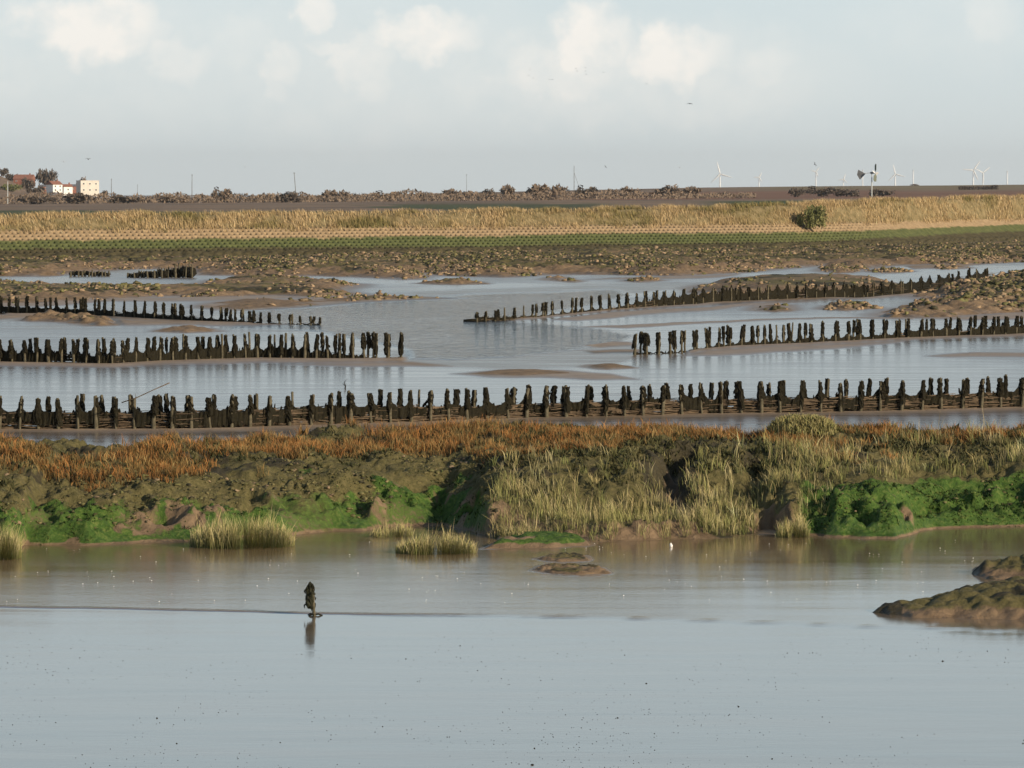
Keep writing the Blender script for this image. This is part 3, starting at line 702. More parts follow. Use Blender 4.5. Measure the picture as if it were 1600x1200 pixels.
# drift branches
def branch(pts, rad, label, twigs=0, seed=0):
    r = random.Random(seed); mb = MB(); P = [Vector(p) for p in pts]; o0 = P[0].copy()
    mb.tube([p - o0 for p in P], rad, 5)
    for k in range(twigs):
        i = r.randint(1, len(P) - 1); p = P[i] - o0; mb.tube([p, p + Vector((r.uniform(-.15, .15), r.uniform(-.1, .1), r.uniform(.05, .2)))], [rad * .6 if not hasattr(rad, '__len__') else rad[i] * .6, .004], 4)
    o = mb.build('branch', M['stick'], None, True); o.location = o0; tag(o, label, 'branch'); return o
Yb = 130.6
branch([at(190, 629, Yb), at(212, 622, Yb), at(240, 609, Yb), at(265, 598, Yb)], [.02, .018, .015, .02], 'long bleached branch slanting up from the nearest groyne against bright water', 2, 1)
g = gp(539, 607.5); branch([(g[0], g[1], -.05), (g[0] + .02, g[1], .12), (g[0] - .04, g[1], .2), (g[0] + .01, g[1], .33)], [.03, .028, .022, .012], 'small forked dark snag standing alone in the water behind the nearest groyne', 3, 2).data.materials[0] = M['weed']
g = gp(497, 601)

# ------------------------------------------------------------------ vegetation
def blades(name, P, H, Wd, lean, base, tip, parent=None, curve=.25, seed=1):
    """one mesh of tapering, bending blades; P Nx3 roots"""
    rg = np.random.default_rng(seed); n = len(P); P = np.asarray(P, float); H = np.broadcast_to(H, (n,)).astype(float)
    az = rg.uniform(0, 2 * np.pi, n); sx, sy = np.cos(az), np.sin(az)
    W2 = np.broadcast_to(Wd, (n,)) * .5
    la = rg.normal(0, 1, (n, 2)) * lean[2] + np.array(lean[:2])
    V = np.zeros((n, 5, 3)); side = np.stack([sx * W2, sy * W2, np.zeros(n)], -1)
    midp = P + np.stack([la[:, 0] * H * .35, la[:, 1] * H * .35, H * .55], -1)
    tp = P + np.stack([la[:, 0] * H, la[:, 1] * H, H * (1 - curve * np.minimum(1, np.hypot(la[:, 0], la[:, 1])))], -1)
    V[:, 0] = P - side; V[:, 1] = P + side; V[:, 2] = midp + side * .8; V[:, 3] = midp - side * .8; V[:, 4] = tp
    i = np.arange(n)[:, None] * 5
    me = np_mesh(name, V.reshape(-1, 3), (i + np.array([[0, 1, 2, 3]])), (i + np.array([[3, 2, 4]])))
    base = np.broadcast_to(base, (n, 3)); tip = np.broadcast_to(tip, (n, 3))
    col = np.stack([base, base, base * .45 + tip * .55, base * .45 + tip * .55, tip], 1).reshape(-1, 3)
    cattr(me, 'Col', col); return link(name, me, M['veg'], parent)
def colmix(n, cols, seed, jit=.25):
    rg = np.random.default_rng(seed); c = np.array(cols)[rg.integers(0, len(cols), n)]
    return np.clip(c * (1 + rg.normal(0, jit, (n, 1))), .004, .8)
def scatter(n, dens, seed, y0=86, y1=106):
    rg = np.random.default_rng(seed); X = rg.uniform(-17.5, 17.5, n); Y = rg.uniform(y0, y1, n)
    t = Y - Ytoe(X); u = 800 + F * X / Y; tb = Yback(X, Y) - Y
    k = rg.random(n) < dens(X, Y, t, u, tb); X, Y = X[k], Y[k]
    return X, Y, t[k], u[k]
def gul(X, Y): return sstep(.12, .34, seg_dist(GULLY, X, Y)[0])
# orange-brown sea blite along the crest
def d_or(X, Y, t, u, tb):
    lo = np.interp(u, [0, 200, 420, 760, 900, 1200, 1300, 1600], [4.4, 3.8, 4.6, 5.4, 8.5, 9.0, 6.0, 6.0])
    p = fbm(X * .45, Y * .45, 121, 3); edge = sstep(-.6, .6, t - lo + (fbm(X, Y, 122) - .5) * 3)
    return edge * sstep(-1.2, .2, tb + (fbm(X * 1.2, Y, 123) - .5) * 2) * sstep(.44, .60, p) * gul(X, Y)
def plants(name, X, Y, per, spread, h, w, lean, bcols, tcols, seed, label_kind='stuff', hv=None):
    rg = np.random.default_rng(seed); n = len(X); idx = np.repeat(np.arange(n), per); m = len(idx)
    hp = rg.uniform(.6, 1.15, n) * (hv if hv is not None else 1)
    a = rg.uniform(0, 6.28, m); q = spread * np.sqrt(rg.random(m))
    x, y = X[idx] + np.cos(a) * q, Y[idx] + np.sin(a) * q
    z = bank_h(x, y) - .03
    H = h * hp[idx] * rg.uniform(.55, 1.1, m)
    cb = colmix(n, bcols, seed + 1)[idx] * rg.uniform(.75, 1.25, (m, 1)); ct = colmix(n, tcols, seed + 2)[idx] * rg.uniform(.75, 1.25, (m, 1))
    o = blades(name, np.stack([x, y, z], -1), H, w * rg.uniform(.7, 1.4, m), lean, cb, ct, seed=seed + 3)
    return tag(o, kind='stuff')
X, Y, t, u = scatter(15000, d_or, 31)
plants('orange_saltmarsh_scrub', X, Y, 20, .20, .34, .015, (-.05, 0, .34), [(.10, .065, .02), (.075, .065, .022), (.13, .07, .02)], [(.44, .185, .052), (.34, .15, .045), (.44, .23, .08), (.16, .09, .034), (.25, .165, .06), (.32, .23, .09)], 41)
# dark olive sea purslane between and under it
def d_pu(X, Y, t, u, tb):
    a = sstep(3.5, 5, t) * (1 - sstep(720, 800, u)) * .35 + sstep(3.6, 4.6, t) * sstep(720, 820, u) * 1.0
    return a * sstep(-1, .3, tb) * sstep(.38, .5, fbm(X * .5, Y * .5, 131)) * gul(X, Y)
X, Y, t, u = scatter(9000, d_pu, 32)
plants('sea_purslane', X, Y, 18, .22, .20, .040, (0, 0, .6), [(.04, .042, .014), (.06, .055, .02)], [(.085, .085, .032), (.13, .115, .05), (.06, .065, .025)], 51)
# tall cordgrass
def d_cg(X, Y, t, u, tb):
    mid = sstep(755, 790, u) * (1 - sstep(1165, 1195, u)) * (1 - sstep(5.2, 7.5, t + (fbm(X, Y, 141) - .5) * 3)) * np.interp(t, [0, 2.2, 3.4, 5, 8], [1, .95, .42, .12, .06])
    rt = sstep(1185, 1240, u) * sstep(3.0, 3.6, t + (fbm(X * .8, Y, 142) - .5)) * (1 - sstep(6.0, 8, t)) * .75 * sstep(.34, .52, fbm(X * .5, Y * .6, 144))
    rt2 = sstep(1190, 1205, u) * (1 - sstep(1270, 1330, u)) * sstep(.8, 1.4, t) * (1 - sstep(4, 5, t))
    return np.clip(mid + rt + rt2, 0, 1) * sstep(-.1, .1, t) * (.35 + .65 * sstep(.35, .5, fbm(X * .9, Y * .9, 143))) * np.maximum(gul(X, Y), mid * (t < 2.6) * .8)
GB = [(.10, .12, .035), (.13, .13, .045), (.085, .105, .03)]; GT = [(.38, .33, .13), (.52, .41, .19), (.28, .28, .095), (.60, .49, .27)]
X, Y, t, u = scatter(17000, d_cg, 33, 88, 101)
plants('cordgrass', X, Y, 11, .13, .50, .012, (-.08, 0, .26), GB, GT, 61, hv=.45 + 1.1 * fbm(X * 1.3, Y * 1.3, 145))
# taller flowering straw stems
k = np.random.default_rng(5).random(len(X)) < .10
plants('cordgrass_stem', X[k], Y[k], 2, .1, .85, .012, (.03, 0, .13), [(.22, .19, .08)], [(.50, .40, .22), (.44, .34, .18)], 63)
# low turf and moss tufts on the olive slope
def d_tf(X, Y, t, u, tb): return (1 - sstep(740, 820, u)) * sstep(.8, 2, t) * (1 - sstep(4.5, 6, t)) * .8 * sstep(.42, .56, fbm(X * .9, Y * .9, 151))
X, Y, t, u = scatter(30000, d_tf, 34)
plants('low_turf', X, Y, 9, .14, .085, .020, (0, 0, .6), [(.055, .055, .018)], [(.13, .12, .042), (.09, .092, .030), (.17, .14, .062), (.06, .07, .022)], 71)
# stringy green algae on the foot of the bank
def d_al(X, Y, t, u, tb):
    l = (1 - sstep(720, 800, u)) * sstep(.40, .52, fbm(X * .3, Y * .3, 103)) * sstep(.42, .52, fbm(X * 1.5, Y * 1.5, 106)); r = sstep(1230, 1300, u)
    return np.clip(l + r, 0, 1) * sstep(.0, .25, t) * (1 - sstep(2.0, 3.2, t)) * sstep(.30, .44, fbm(X * .8, Y * .8, 101)) * .9
X, Y, t, u = scatter(16000, d_al, 35, 86, 98)
plants('green_algae', X, Y, 9, .13, .10, .030, (-.3, -.5, .5), [(.014, .034, .006), (.024, .050, .008)], [(.034, .072, .012), (.056, .108, .018), (.022, .050, .009), (.13, .15, .040), (.09, .095, .03)], 81)

# clumps standing by themselves at the water's edge
def clump(px, py, wpx, hgt, n, label, seed, dpx=10):
    g = gp(px, py); rg = np.random.default_rng(seed); sc = F / g[1]
    rx, ry = wpx / 2 / sc, max(.3, dpx * g[1] / F * g[1] / CAMZ / 2)
    a = rg.uniform(0, 6.28, n); q = np.sqrt(rg.random(n)); x = np.cos(a) * q * rx; y = np.sin(a) * q * ry
    z = np.maximum(ground_h(x + g[0], y + g[1]), 0) - .05
    fall = 1 - .45 * (x / rx)**2
    tall = np.where(rg.random(n) < .06, 1.5, 1.0)
    H = hgt * fall * rg.uniform(.55, 1.1, n) * tall
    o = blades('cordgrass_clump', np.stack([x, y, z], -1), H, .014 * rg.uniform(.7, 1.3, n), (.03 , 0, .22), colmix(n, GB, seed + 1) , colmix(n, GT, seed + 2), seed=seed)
    # splay the rim outwards
    o.location = (g[0], g[1], 0); tag(o, label, 'grass clump', 'grass clumps at the water edge'); return o
clump(378, 853, 165, .78, 1900, 'widest green grass clump jutting into the water left of the stump', 201, 14)
clump(681, 864, 128, .55, 1300, 'grass clump standing alone in the water in front of the bank', 202, 9)
clump(612, 838, 68, .42, 420, 'small sparse grass clump at the mud edge behind the lone water clump', 203, 8)
clump(2, 872, 62, .85, 800, 'grass clump cut off by the left edge of the picture', 204, 12)
clump(1238, 838, 52, .55, 480, 'small straw clump at the left tip of the bright green bluff', 205, 8)
# pale dome shrub on the crest
def dome():
    g = at(1255, 676, 101.5); rg = np.random.default_rng(9); n = 5200
    v = rg.normal(0, 1, (n, 3)); v /= np.linalg.norm(v, axis=1)[:, None]; v[:, 2] = np.abs(v[:, 2]); r_ = rg.uniform(.78, 1, (n, 1))
    P = v * r_ * np.array([.98, .75, .52]) + np.array([0, 0, .0]) ; P[:, 2] += (fbm(P[:, 0] * 3 + 9, P[:, 1] * 3, 5) - .5) * .18
    o = blades('pale_shrub', P, .15, .022, (0, 0, .5), colmix(n, [(.14, .14, .05), (.18, .16, .06)], 3), colmix(n, [(.44, .36, .17), (.36, .31, .13), (.30, .29, .11)], 4), seed=6)
    z = float(bank_h(np.array([g[0]]), np.array([101.5]))[0]); o.location = (g[0], 101.5, z - .02)
    tag(o, 'pale straw coloured dome shaped shrub on the crest before the nearest groyne', 'shrub')
    mb = MB(); r = random.Random(4)
    for k in range(14): a = r.uniform(0, 6.28); mb.tube([(0, 0, -.1), (math.cos(a) * .3, math.sin(a) * .25, .2), (math.cos(a) * .75, math.sin(a) * .55, .34)], [.02, .014, .006], 4)
    mb.build('stem', M['trunk'], o)
dome()
# specks of grit, worm casts and shells scattered on the foreground mud
def specks():
    rg = np.random.default_rng(15); mb = MB(); n = 0
    while n < 2400:
        px, py = rg.uniform(-100, 1700), 985 + 300 * rg.random()**.8
        if fbm(px * .006, py * .02, 161) < rg.uniform(.36, .62): continue
        g = gp(px, py); s = rg.uniform(.003, .010) * (2.0 if rg.random() < .02 else 1); v = []
        for a in range(5): v.append((g[0] + math.cos(a * 1.257) * s * rg.uniform(.8, 2.0), g[1] + math.sin(a * 1.257) * s * 1.4, -.003))
        v.append((g[0], g[1], s * rg.uniform(.5, 1.1))); mb.add(v, [(a, (a + 1) % 5, 5) for a in range(5)]); n += 1
    tag(mb.build('mud_specks', M['weed']), kind='stuff')
    ms = MB()
    for k in range(130):
        px, py = rg.uniform(0, 1600), rg.uniform(845, 945); g = gp(px, py)
        if g[1] > Ytoe(g[0]) - .1: continue
        s = rg.uniform(.004, .010); ms.add([(g[0] - s * 1.5, g[1] - s, .03), (g[0] + s * 1.5, g[1] - s, .03), (g[0], g[1] + s, .03), (g[0], g[1], .035 + s)], [(0, 1, 3), (1, 2, 3), (2, 0, 3)])
    tag(ms.build('shell_fragments', M['stone']), kind='stuff')
    g = gp(1048, 855); s = MB(); s.tube([(0, 0, -.01), (.01, 0, .03), (.0, 0, .07), (.005, 0, .1)], [.028, .04, .03, .008], 7)
    o = s.build('shell', M['stone'], None, True); o.location = g; tag(o, 'single bright white shell on the mud in front of the tall grass', 'shell')
specks()

# ------------------------------------------------------------------ sea wall
WALL = [(-420, 412), (-200, 409), (0, 406), (400, 400), (800, 394), (1200, 388), (1400, 383), (1600, 376), (1800, 371), (2100, 364)]
CREST = [(-420, 341), (-200, 339), (0, 337.5), (400, 334.5), (800, 330), (1100, 325.5), (1200, 321.5), (1300, 318), (1400, 314), (1600, 308), (1800, 305), (2100, 303)]
wx, wy, wc, wu = [], [], [], []
for (u_, y_), (_, c_) in zip([(u, np.interp(u, [p[0] for p in WALL], [p[1] for p in WALL])) for u in range(-420, 2101, 40)], [(u, np.interp(u, [p[0] for p in CREST], [p[1] for p in CREST])) for u in range(-420, 2101, 40)]):
    g = gp(u_, y_); yc = g[1] + 17; wx.append(g[0]); wy.append(g[1]); wc.append(CAMZ - (c_ - HOR) * yc / F); wu.append(u_)
WX, WY, WC, WU = map(np.array, (wx, wy, wc, wu))
def wallz(X, o):
    zc = np.interp(X, WX, WC); z3 = 3.55
    return np.interp(o, [-3, 0, 11], [-.5, .12, 1]) * 1.0 if False else np.where(o < 11.5, -.1 + (z3 + .1) * o / 11.5, z3 + (zc - z3) * sstep(0, 1, np.clip((o - 11.5) / 5.5, 0, 1))**.8)
def build_wall():
    root = tag(empty('sea_wall', (0, 520, 0)), 'long low sea wall with block facing and rank grass crest across the whole view', 'sea wall')
    Xs = np.arange(-88, 118, .115); Os = np.concatenate([np.arange(-1.2, 11.9, .17)])
    O, X = np.meshgrid(Os, Xs, indexing='ij'); Yt = np.interp(X, WX, WY); U = np.interp(X, WX, WU)
    Z = wallz(X, O)
    fade = 1 - sstep(1290, 1420, U + (fbm(X * .3, O * .3, 171) - .5) * 60)
    row = np.floor(O / 1.22); ox = X + (row % 2) * .335 + O * .02; cx = (ox / .67) - np.floor(ox / .67) - .5; co = O / 1.22 - row - .5
    cx2 = cx * .67 + co * 1.22 * .26
    pit = np.exp(-(cx2 / .10)**4 - (co * 1.22 / .36)**4)
    amp = .42 * fade * sstep(1.5, 3, O) * (.75 + .5 * vn(np.floor(ox / .67) * 1.3, row * 1.7, 173))
    Z = Z - pit * amp + (fbm(X * 1.2, O * 1.2, 175) - .5) * .12 + .25 * np.clip(1 - (worley(X * .9, O * .5, 177) / .6)**2, 0, 1) * (1 - sstep(1.5, 3.2, O))
    zz = wallz(X, O) + (fbm(X * .08, O * .1, 179) - .5) * .5
    thr = np.interp(U, [0, 800, 1300, 1600], [2.45, 2.4, 2.5, 2.9]); g = sstep(-.25, .5, thr - zz) ; dk = sstep(-.55, .55, np.interp(U, [0, 800, 1300, 1600], [1.25, .95, 1.0, 1.7]) - zz)
    me = grid_mesh('block_revetment', X, Yt + O - 520, Z, dict(green=g * .95, wrack=dk), smooth=True); link('block_revetment', me, M['wall'], root)
    Os = np.arange(11.4, 26, .5); Xs = np.arange(-88, 118, .5); O, X = np.meshgrid(Os, Xs, indexing='ij'); Yt = np.interp(X, WX, WY)
    Z = np.where(O < 18.5, wallz(X, O), wallz(X, O) - (O - 18.5) * .5) + (fbm(X * .25, O * .3, 181) - .5) * .35 - .05
    me = grid_mesh('grass_slope', X, Yt + O - 520, Z, {}, smooth=True); link('grass_slope', me, M['turf'], root)
    rg = np.random.default_rng(77); n = 100000
    X = rg.uniform(-80, 112, n); O = 20 - 10.5 * rg.random(n)**1.35; cl = fbm(X * .35, O * .5, 183)
    k = rg.random(n) < (.25 + .9 * sstep(.4, .6, cl)) * sstep(9.3, 12.2, O + (fbm(X * .5, O * 0, 187) - .5) * 3); X, O, cl = X[k], O[k], cl[k]; n = len(X)
    Yt = np.interp(X, WX, WY); U = np.interp(X, WX, WU)
    P = np.stack([X, Yt + O, np.where(O < 18.5, wallz(X, O), wallz(X, O) - (O - 18.5) * .5) - .1], -1)
    straw = sstep(.36, .58, fbm(X * .22, O * .25, 185) + .18 * sstep(1230, 1330, U))[:, None]
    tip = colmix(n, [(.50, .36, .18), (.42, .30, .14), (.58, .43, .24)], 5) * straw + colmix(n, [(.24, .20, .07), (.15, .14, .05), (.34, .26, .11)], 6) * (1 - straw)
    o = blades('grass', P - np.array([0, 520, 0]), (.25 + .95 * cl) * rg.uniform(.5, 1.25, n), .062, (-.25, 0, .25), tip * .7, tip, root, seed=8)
    o['kind'] = 'stuff'
build_wall()

# ------------------------------------------------------------------ land behind the wall
def far_z(X, Y):
    u = 800 + F * X / Y
    a = np.interp(u, [-400, 0, 800, 1200, 1600, 2000], [3.0, 3.0, 5.0, 6.2, 7.0, 7.5])
    b = np.interp(u, [-400, -150, 0, 20, 45, 70, 160, 300, 700, 900, 1100, 1300, 1600, 2000], [42, 34, 22, 18, 13, 8, 4.5, 4.5, 8.5, 11.0, 13.0, 14.0, 15.2, 16])
    z = np.where(Y < 1000, np.interp(Y, [500, 1000], [1.6, 2.4]), np.where(Y < 2000, 2.4 + (a - 2.4) * sstep(1000, 2000, Y), np.where(Y < 3000, a + (b - a) * sstep(2000, 3000, Y), b + (-1 - b) * sstep(3200, 5200, Y))))
    yw = np.interp(X, WX, WY)
    z = np.where(Y < yw + 34, -2 + (z + 2) * sstep(yw + 20, yw + 34, Y), z)
    return z + (fbm(X * .01, Y * .004, 191, 3) - .5) * .8 * sstep(600, 900, Y)
def build_far():
    Y = np.concatenate([np.linspace(470, 1200, 220), np.linspace(1220, 3400, 200), np.linspace(3450, 5600, 30)]); s = np.linspace(-.25, .25, 420)
    YY, SS = np.meshgrid(Y, s, indexing='ij'); XX = SS * YY; Z = far_z(XX, YY); U = 800 + F * SS
    w = (fbm(XX * .01, YY * .002, 193) - .5)
    Pv = HOR + (CAMZ - Z) * F / YY
    gr = sstep(1060, 1180, U + w * 160) * (1 - sstep(1325, 1345, U)) * sstep(1050, 1120, YY) * (1 - sstep(1620, 1700, YY + w * 200)) + .8 * sstep(.57, .62, fbm(XX * .012, YY * .0035, 195)) * (1 - sstep(1500, 1700, YY)) * (1 - sstep(900, 1000, U))
    ru = sstep(880, 1000, U + w * 300) * sstep(1750, 1850, YY + w * 200) * (1 - sstep(2350, 2550, YY + w * 300)) + .8 * sstep(620, 900, U) * sstep(1800, 1900, YY) * (1 - sstep(2000, 2100, YY))
    st = sstep(2450, 2600, YY + w * 200) * sstep(1100, 1250, U) * .9
    me = grid_mesh('fields', XX, YY, Z, dict(green=np.clip(gr, 0, 1), russet=np.clip(ru, 0, 1) * .8, straw=st)); tag(link('fields', me, M['far']), kind='structure')
build_far()

# bushes and trees: crowns of many twig clumps
def crown_mesh(seed, n=620, lobes=12, flat=.75, size=.16):
    rg = np.random.default_rng(seed); L = np.stack([rg.uniform(-.62, .62, lobes), rg.uniform(-.5, .5, lobes), rg.uniform(.25, .75, lobes)], -1)
    R = rg.uniform(.25, .42, lobes); R *= 1 - .3 * np.abs(L[:, 0]); i = rg.integers(0, lobes, n)
    d = rg.normal(0, 1, (n, 3)); d /= np.linalg.norm(d, axis=1)[:, None]
    P = L[i] + d * (R[i] * rg.uniform(.35, 1.12, n))[:, None]; P[:, 2] = np.abs(P[:, 2]) * (1 if flat == 1 else 1)
    V = []; q = []
    a = rg.normal(0, 1, (n, 3)); a /= np.linalg.norm(a, axis=1)[:, None]; a[:, 2] += .5
    b = np.cross(a, rg.normal(0, 1, (n, 3))); b /= np.linalg.norm(b, axis=1)[:, None]
    s = size * rg.uniform(.5, 1.2, (n, 1))
    V = np.stack([P - a * s * .5 - b * s * .3, P - a * s * .3 + b * s * .35, P + a * s * .9, P + a * s * .2 - b * s * .5], 1).reshape(-1, 3)
    return np_mesh('crown', V, np.arange(n * 4).reshape(-1, 4))
CROWNS = [crown_mesh(300 + k) for k in range(6)] + [crown_mesh(340, 2600, 16, 1, .085)]
CR = {}
def crown_of(k, mat):
    if (k, mat) not in CR:
        me = CROWNS[k].copy(); me.materials.append(M[mat]); CR[(k, mat)] = me
    return CR[(k, mat)]
def trunk_mesh():
    mb = MB(); r = random.Random(2); mb.tube([(0, 0, -.1), (.01, 0, .2), (-.02, 0, .5)], [.06, .045, .03], 6)
    for k in range(6): a = k * 1.05; mb.tube([(0, 0, .15 + .04 * k), (math.cos(a) * .3, math.sin(a) * .25, .5), (math.cos(a) * .48, math.sin(a) * .4, .75)], [.028, .018, .006], 4)
    me = mb.mesh('trunk'); me.materials.append(M['trunk']); return me
TRUNK = trunk_mesh()
def bush(px, ytop, wpx, Y, label, mat='bare', name='bush', cat='bush', group='bare bushes along the far hedge line', k=0, zb=None):
    x = (px - 800) / F * Y; z = float(far_z(np.array([x]), np.array([float(Y)]))[0]) if zb is None else zb
    top = at(px, ytop, Y)[2]; w = wpx / F * Y; h = max(1.2, top - z)
    o = empty(name, (x, Y, z)); tag(o, label, cat, group)
    for nm, me in (('crown', crown_of(k if k == 6 else k % 6, mat)), ('trunk', TRUNK)):
        c = link(nm, me, None, o); c.scale = (w / 1.75, w / 1.9, h / 1.02)
        if name == 'shrub' and nm == 'crown': c.location.z = -.22 * h; c.scale.z *= 1.2
        if name == 'tree' and nm == 'crown' and h > w * .85: c.scale.z = w * .85 / 1.02; c.location.z = h - w * .85
    return o
BUSHES = [
 (120, 303, 70, 1850, 'bare_dark', 'dark broad bush in the hedge below the cream apartment block'),
 (60, 306, 60, 1850, 'bare_dark', 'dark bush in the hedge below the tallest tree on the left'),
 (345, 294, 34, 1900, 'bare', 'bare bush with a peaked top just right of the thin upright pole'),
 (270, 304, 60, 1900, 'bare', 'flat topped brown bush in the hedge left of the thin upright pole'),
 (200, 305, 60, 1880, 'bare_dark', 'low dark bush in the hedge right of the cream apartment block'),
 (452, 300, 46, 1850, 'bare_dark', 'dark dome shaped bush at the foot of the leaning pole'),
 (410, 303, 50, 1950, 'bare', 'low pale brown bush left of the leaning pole'),
 (526, 296, 46, 1950, 'bare', 'thin topped brown bush first to the right of the leaning pole'),
 (602, 299, 50, 1980, 'bare', 'pale brown bush midway between leaning pole and guyed mast'),
 (668, 300, 44, 1990, 'bare', 'small tawny bush standing in a low gap of the hedge'),
 (718, 295, 62, 1980, 'bare', 'broad brown bush left of the paired bushes before the largest bush'),
 (762, 296, 40, 1960, 'bare_dark', 'dark bush on the left of the pair beside the largest bush'),
 (792, 291, 36, 1990, 'bare', 'rounded brown bush touching the left side of the largest bush'),
 (857, 287, 66, 1950, 'bare', 'largest bush of the hedge, domed, just left of the guyed mast'),
 (914, 291, 38, 1950, 'bare_dark', 'rounded bush at the foot of the guyed mast on its right'),
 (956, 293, 22, 2000, 'bare', 'narrow bush second to the right of the guyed mast'),
 (986, 291, 38, 2000, 'bare', 'brown bush third to the right of the guyed mast'),
 (1046, 290, 54, 2050, 'bare', 'wide brown bush left of the nearest wind turbine'),
 (1080, 293, 46, 2050, 'bare', 'last low bush of the hedge beside the nearest wind turbine'),
 (1246, 293, 28, 2050, 'bare_dark', 'dark purple brown bush at the left end of the scrub before the windpump'),
 (1278, 292, 52, 2100, 'bare_dark', 'long dark bush left of the windpump on the far pasture'),
 (1322, 294, 50, 2100, 'bare_dark', 'low dark bush just left of the windpump pole'),
 (1378, 295, 44, 2100, 'bare_dark', 'low dark bush just right of the windpump pole'),
 (1428, 288, 16, 2900, 'bare', 'tiny lone bush on the skyline right of the windpump'),
]
for k, (px, yt, w, Y_, mt, lb) in enumerate(BUSHES): bush(px, yt, w, Y_, lb, mt, k=k)
# continuous low scrub of the hedge that reads as one mass
def scrub():
    rg = np.random.default_rng(88); n = 14000; u = rg.uniform(-150, 1180, n); Y = rg.normal(1930, 40, n); X = (u - 800) / F * Y
    z = far_z(X, Y); hh = (1.8 + 5.2 * fbm(u * .03, u * 0, 197)) * np.interp(u, [-150, 300, 900, 1180], [1.15, 1, .9, .5])
    P = np.stack([X, Y, z + hh * rg.random(n)], -1); a = rg.normal(0, 1, (n, 3)); a /= np.linalg.norm(a, axis=1)[:, None]; a[:, 2] += .5
    b = np.cross(a, rg.normal(0, 1, (n, 3))); b /= np.linalg.norm(b, axis=1)[:, None]; s = rg.uniform(.4, 1.0, (n, 1))
    V = np.stack([P - a * s * .5 - b * s * .4, P - a * s * .3 + b * s * .45, P + a * s * .9, P + a * s * .2 - b * s * .6], 1).reshape(-1, 3)
    tag(link('hedge_scrub', np_mesh('hedge_scrub', V, np.arange(n * 4).reshape(-1, 4)), M['bare']), kind='stuff')
scrub()
# green shrub on the sea wall
x = (1266 - 800) / F * 593; bush(1266, 319, 50, 593, 'bushy green shrub growing on the sea wall left of the windpump', 'shrub_green', 'shrub', 'shrub', None, 6, 3.45)
# long dark hedge strip on the skyline field
def strip_hedge():
    Y = 2500; o = MB(); r = random.Random(5); a = at(1498, 298, Y); root = tag(empty('hedge', (a[0], Y, float(far_z(np.array([a[0]]), np.array([2500.]))[0]))), 'long dark clipped hedge on the skyline field below the paired turbines', 'hedge')
    n = 1600; rg = np.random.default_rng(4); X = rg.uniform(0, 25.5, n); P = np.stack([X, rg.uniform(-1, 1, n), rg.uniform(-.5, 3.0, n) + np.where(X > 21, .8, 0)], -1)
    P[:, 2] += CAMZ - (297.5 - HOR) / F * Y - root.location.z - .6 if False else at(1520, 298.5, Y)[2] - root.location.z
    A = rg.normal(0, 1, (n, 3)); B = rg.normal(0, 1, (n, 3)); s = .45
    A /= np.linalg.norm(A, axis=1)[:, None]; B /= np.linalg.norm(B, axis=1)[:, None]
    V = np.stack([P - A * s, P - B * s, P + A * s, P + B * s], 1).reshape(-1, 3)
    me = np_mesh('foliage', V, np.arange(n * 4).reshape(-1, 4)); link('foliage', me, M['bare_dark'], root)
    t = MB()
    for k in range(9): t.tube([(1 + k * 2.9, 0, -.6), (1 + k * 2.9, 0, 2.2)], .12, 5)
    t.build('stem', M['trunk'], root)
strip_hedge()

# ------------------------------------------------------------------ village on the left
TREES = [(75, 263, 34, 2650, 'bare_dark', 'tallest tree on the left skyline, a spreading bare crown above white houses'), (3, 262, 22, 2900, 'bare_dark', 'dark tree at the very left edge on top of the hill'),
         (20, 270, 26, 2850, 'bare_dark', 'dark tree on the hill above the red tiled roof'), (46, 277, 26, 2700, 'bare_dark', 'grey tree between the red tiled roof and the tallest tree'),
         (130, 278, 22, 2900, 'bare', 'faint tree top showing above the cream apartment block'), (163, 297, 14, 2400, 'bare_dark', 'small dark tree at the right corner of the cream apartment block'),
         (20, 287, 34, 2450, 'shrub_green', 'olive tree on the slope beside the pale post'), (55, 290, 30, 2450, 'bare_dark', 'low dark tree left of the white gabled house')]
for k, (px, yt, w, Y_, mt, lb) in enumerate(TREES): bush(px, yt, w, Y_, lb, mt, 'tree', 'tree', 'village trees on the left', k + 1)
def house(px, ybase, Y, w, d, h, rz, wall, roof, roofh, label, wins=(2, 2), chim=True):
    b = at(px, ybase, Y); root = tag(empty('house', b, rz), label, 'house', 'village houses on the left')
    m = MB(); m.box((0, 0, h / 2 - 1), (w, d, h + 2))
    wl = m.build('wall', M[wall], root)
    r = MB(); e = .35
    if roofh > 0:
        v = [(-w / 2 - e, -d / 2 - e, h), (w / 2 + e, -d / 2 - e, h), (w / 2 + e, d / 2 + e, h), (-w / 2 - e, d / 2 + e, h), (-w / 2 - e, 0, h + roofh), (w / 2 + e, 0, h + roofh)]
        r.add(v, [(0, 1, 5, 4), (2, 3, 4, 5), (0, 4, 3), (1, 2, 5), (0, 3, 2, 1)])
        g_ = MB(); g_.add([(-w / 2, -d / 2, h - .01), (-w / 2, d / 2, h - .01), (-w / 2, 0, h + roofh * .95)], [(0, 1, 2)])
    else: r.box((0, 0, h + .15), (w + .3, d + .3, .3))
    rf = r.build('roof', M[roof], root)
    if chim: c = MB(); c.box((w * .3, 0, h + roofh + .2), (.7, .7, 1.6)); c.build('chimney', M['brick'], rf)
    for i in range(wins[0]):
        for j in range(wins[1]):
            f = MB(); xx = -w / 2 + w * (i + .5) / wins[0]; zz = h * (j + .55) / wins[1]; f.box((xx, -d / 2 - .03, zz), (1.1, .1, 1.2)); wn = f.build('window', M['house_white'], root)
            p = MB(); p.box((xx, -d / 2 - .09, zz), (.9, .06, 1.0)); p.build('pane', M['window'], wn)
    return root
house(137, 302, 2400, 11.8, 9, 7.6, math.radians(24), 'cream', 'cream', 0, 'cream flat roofed apartment block on the left skyline', (3, 2), False)
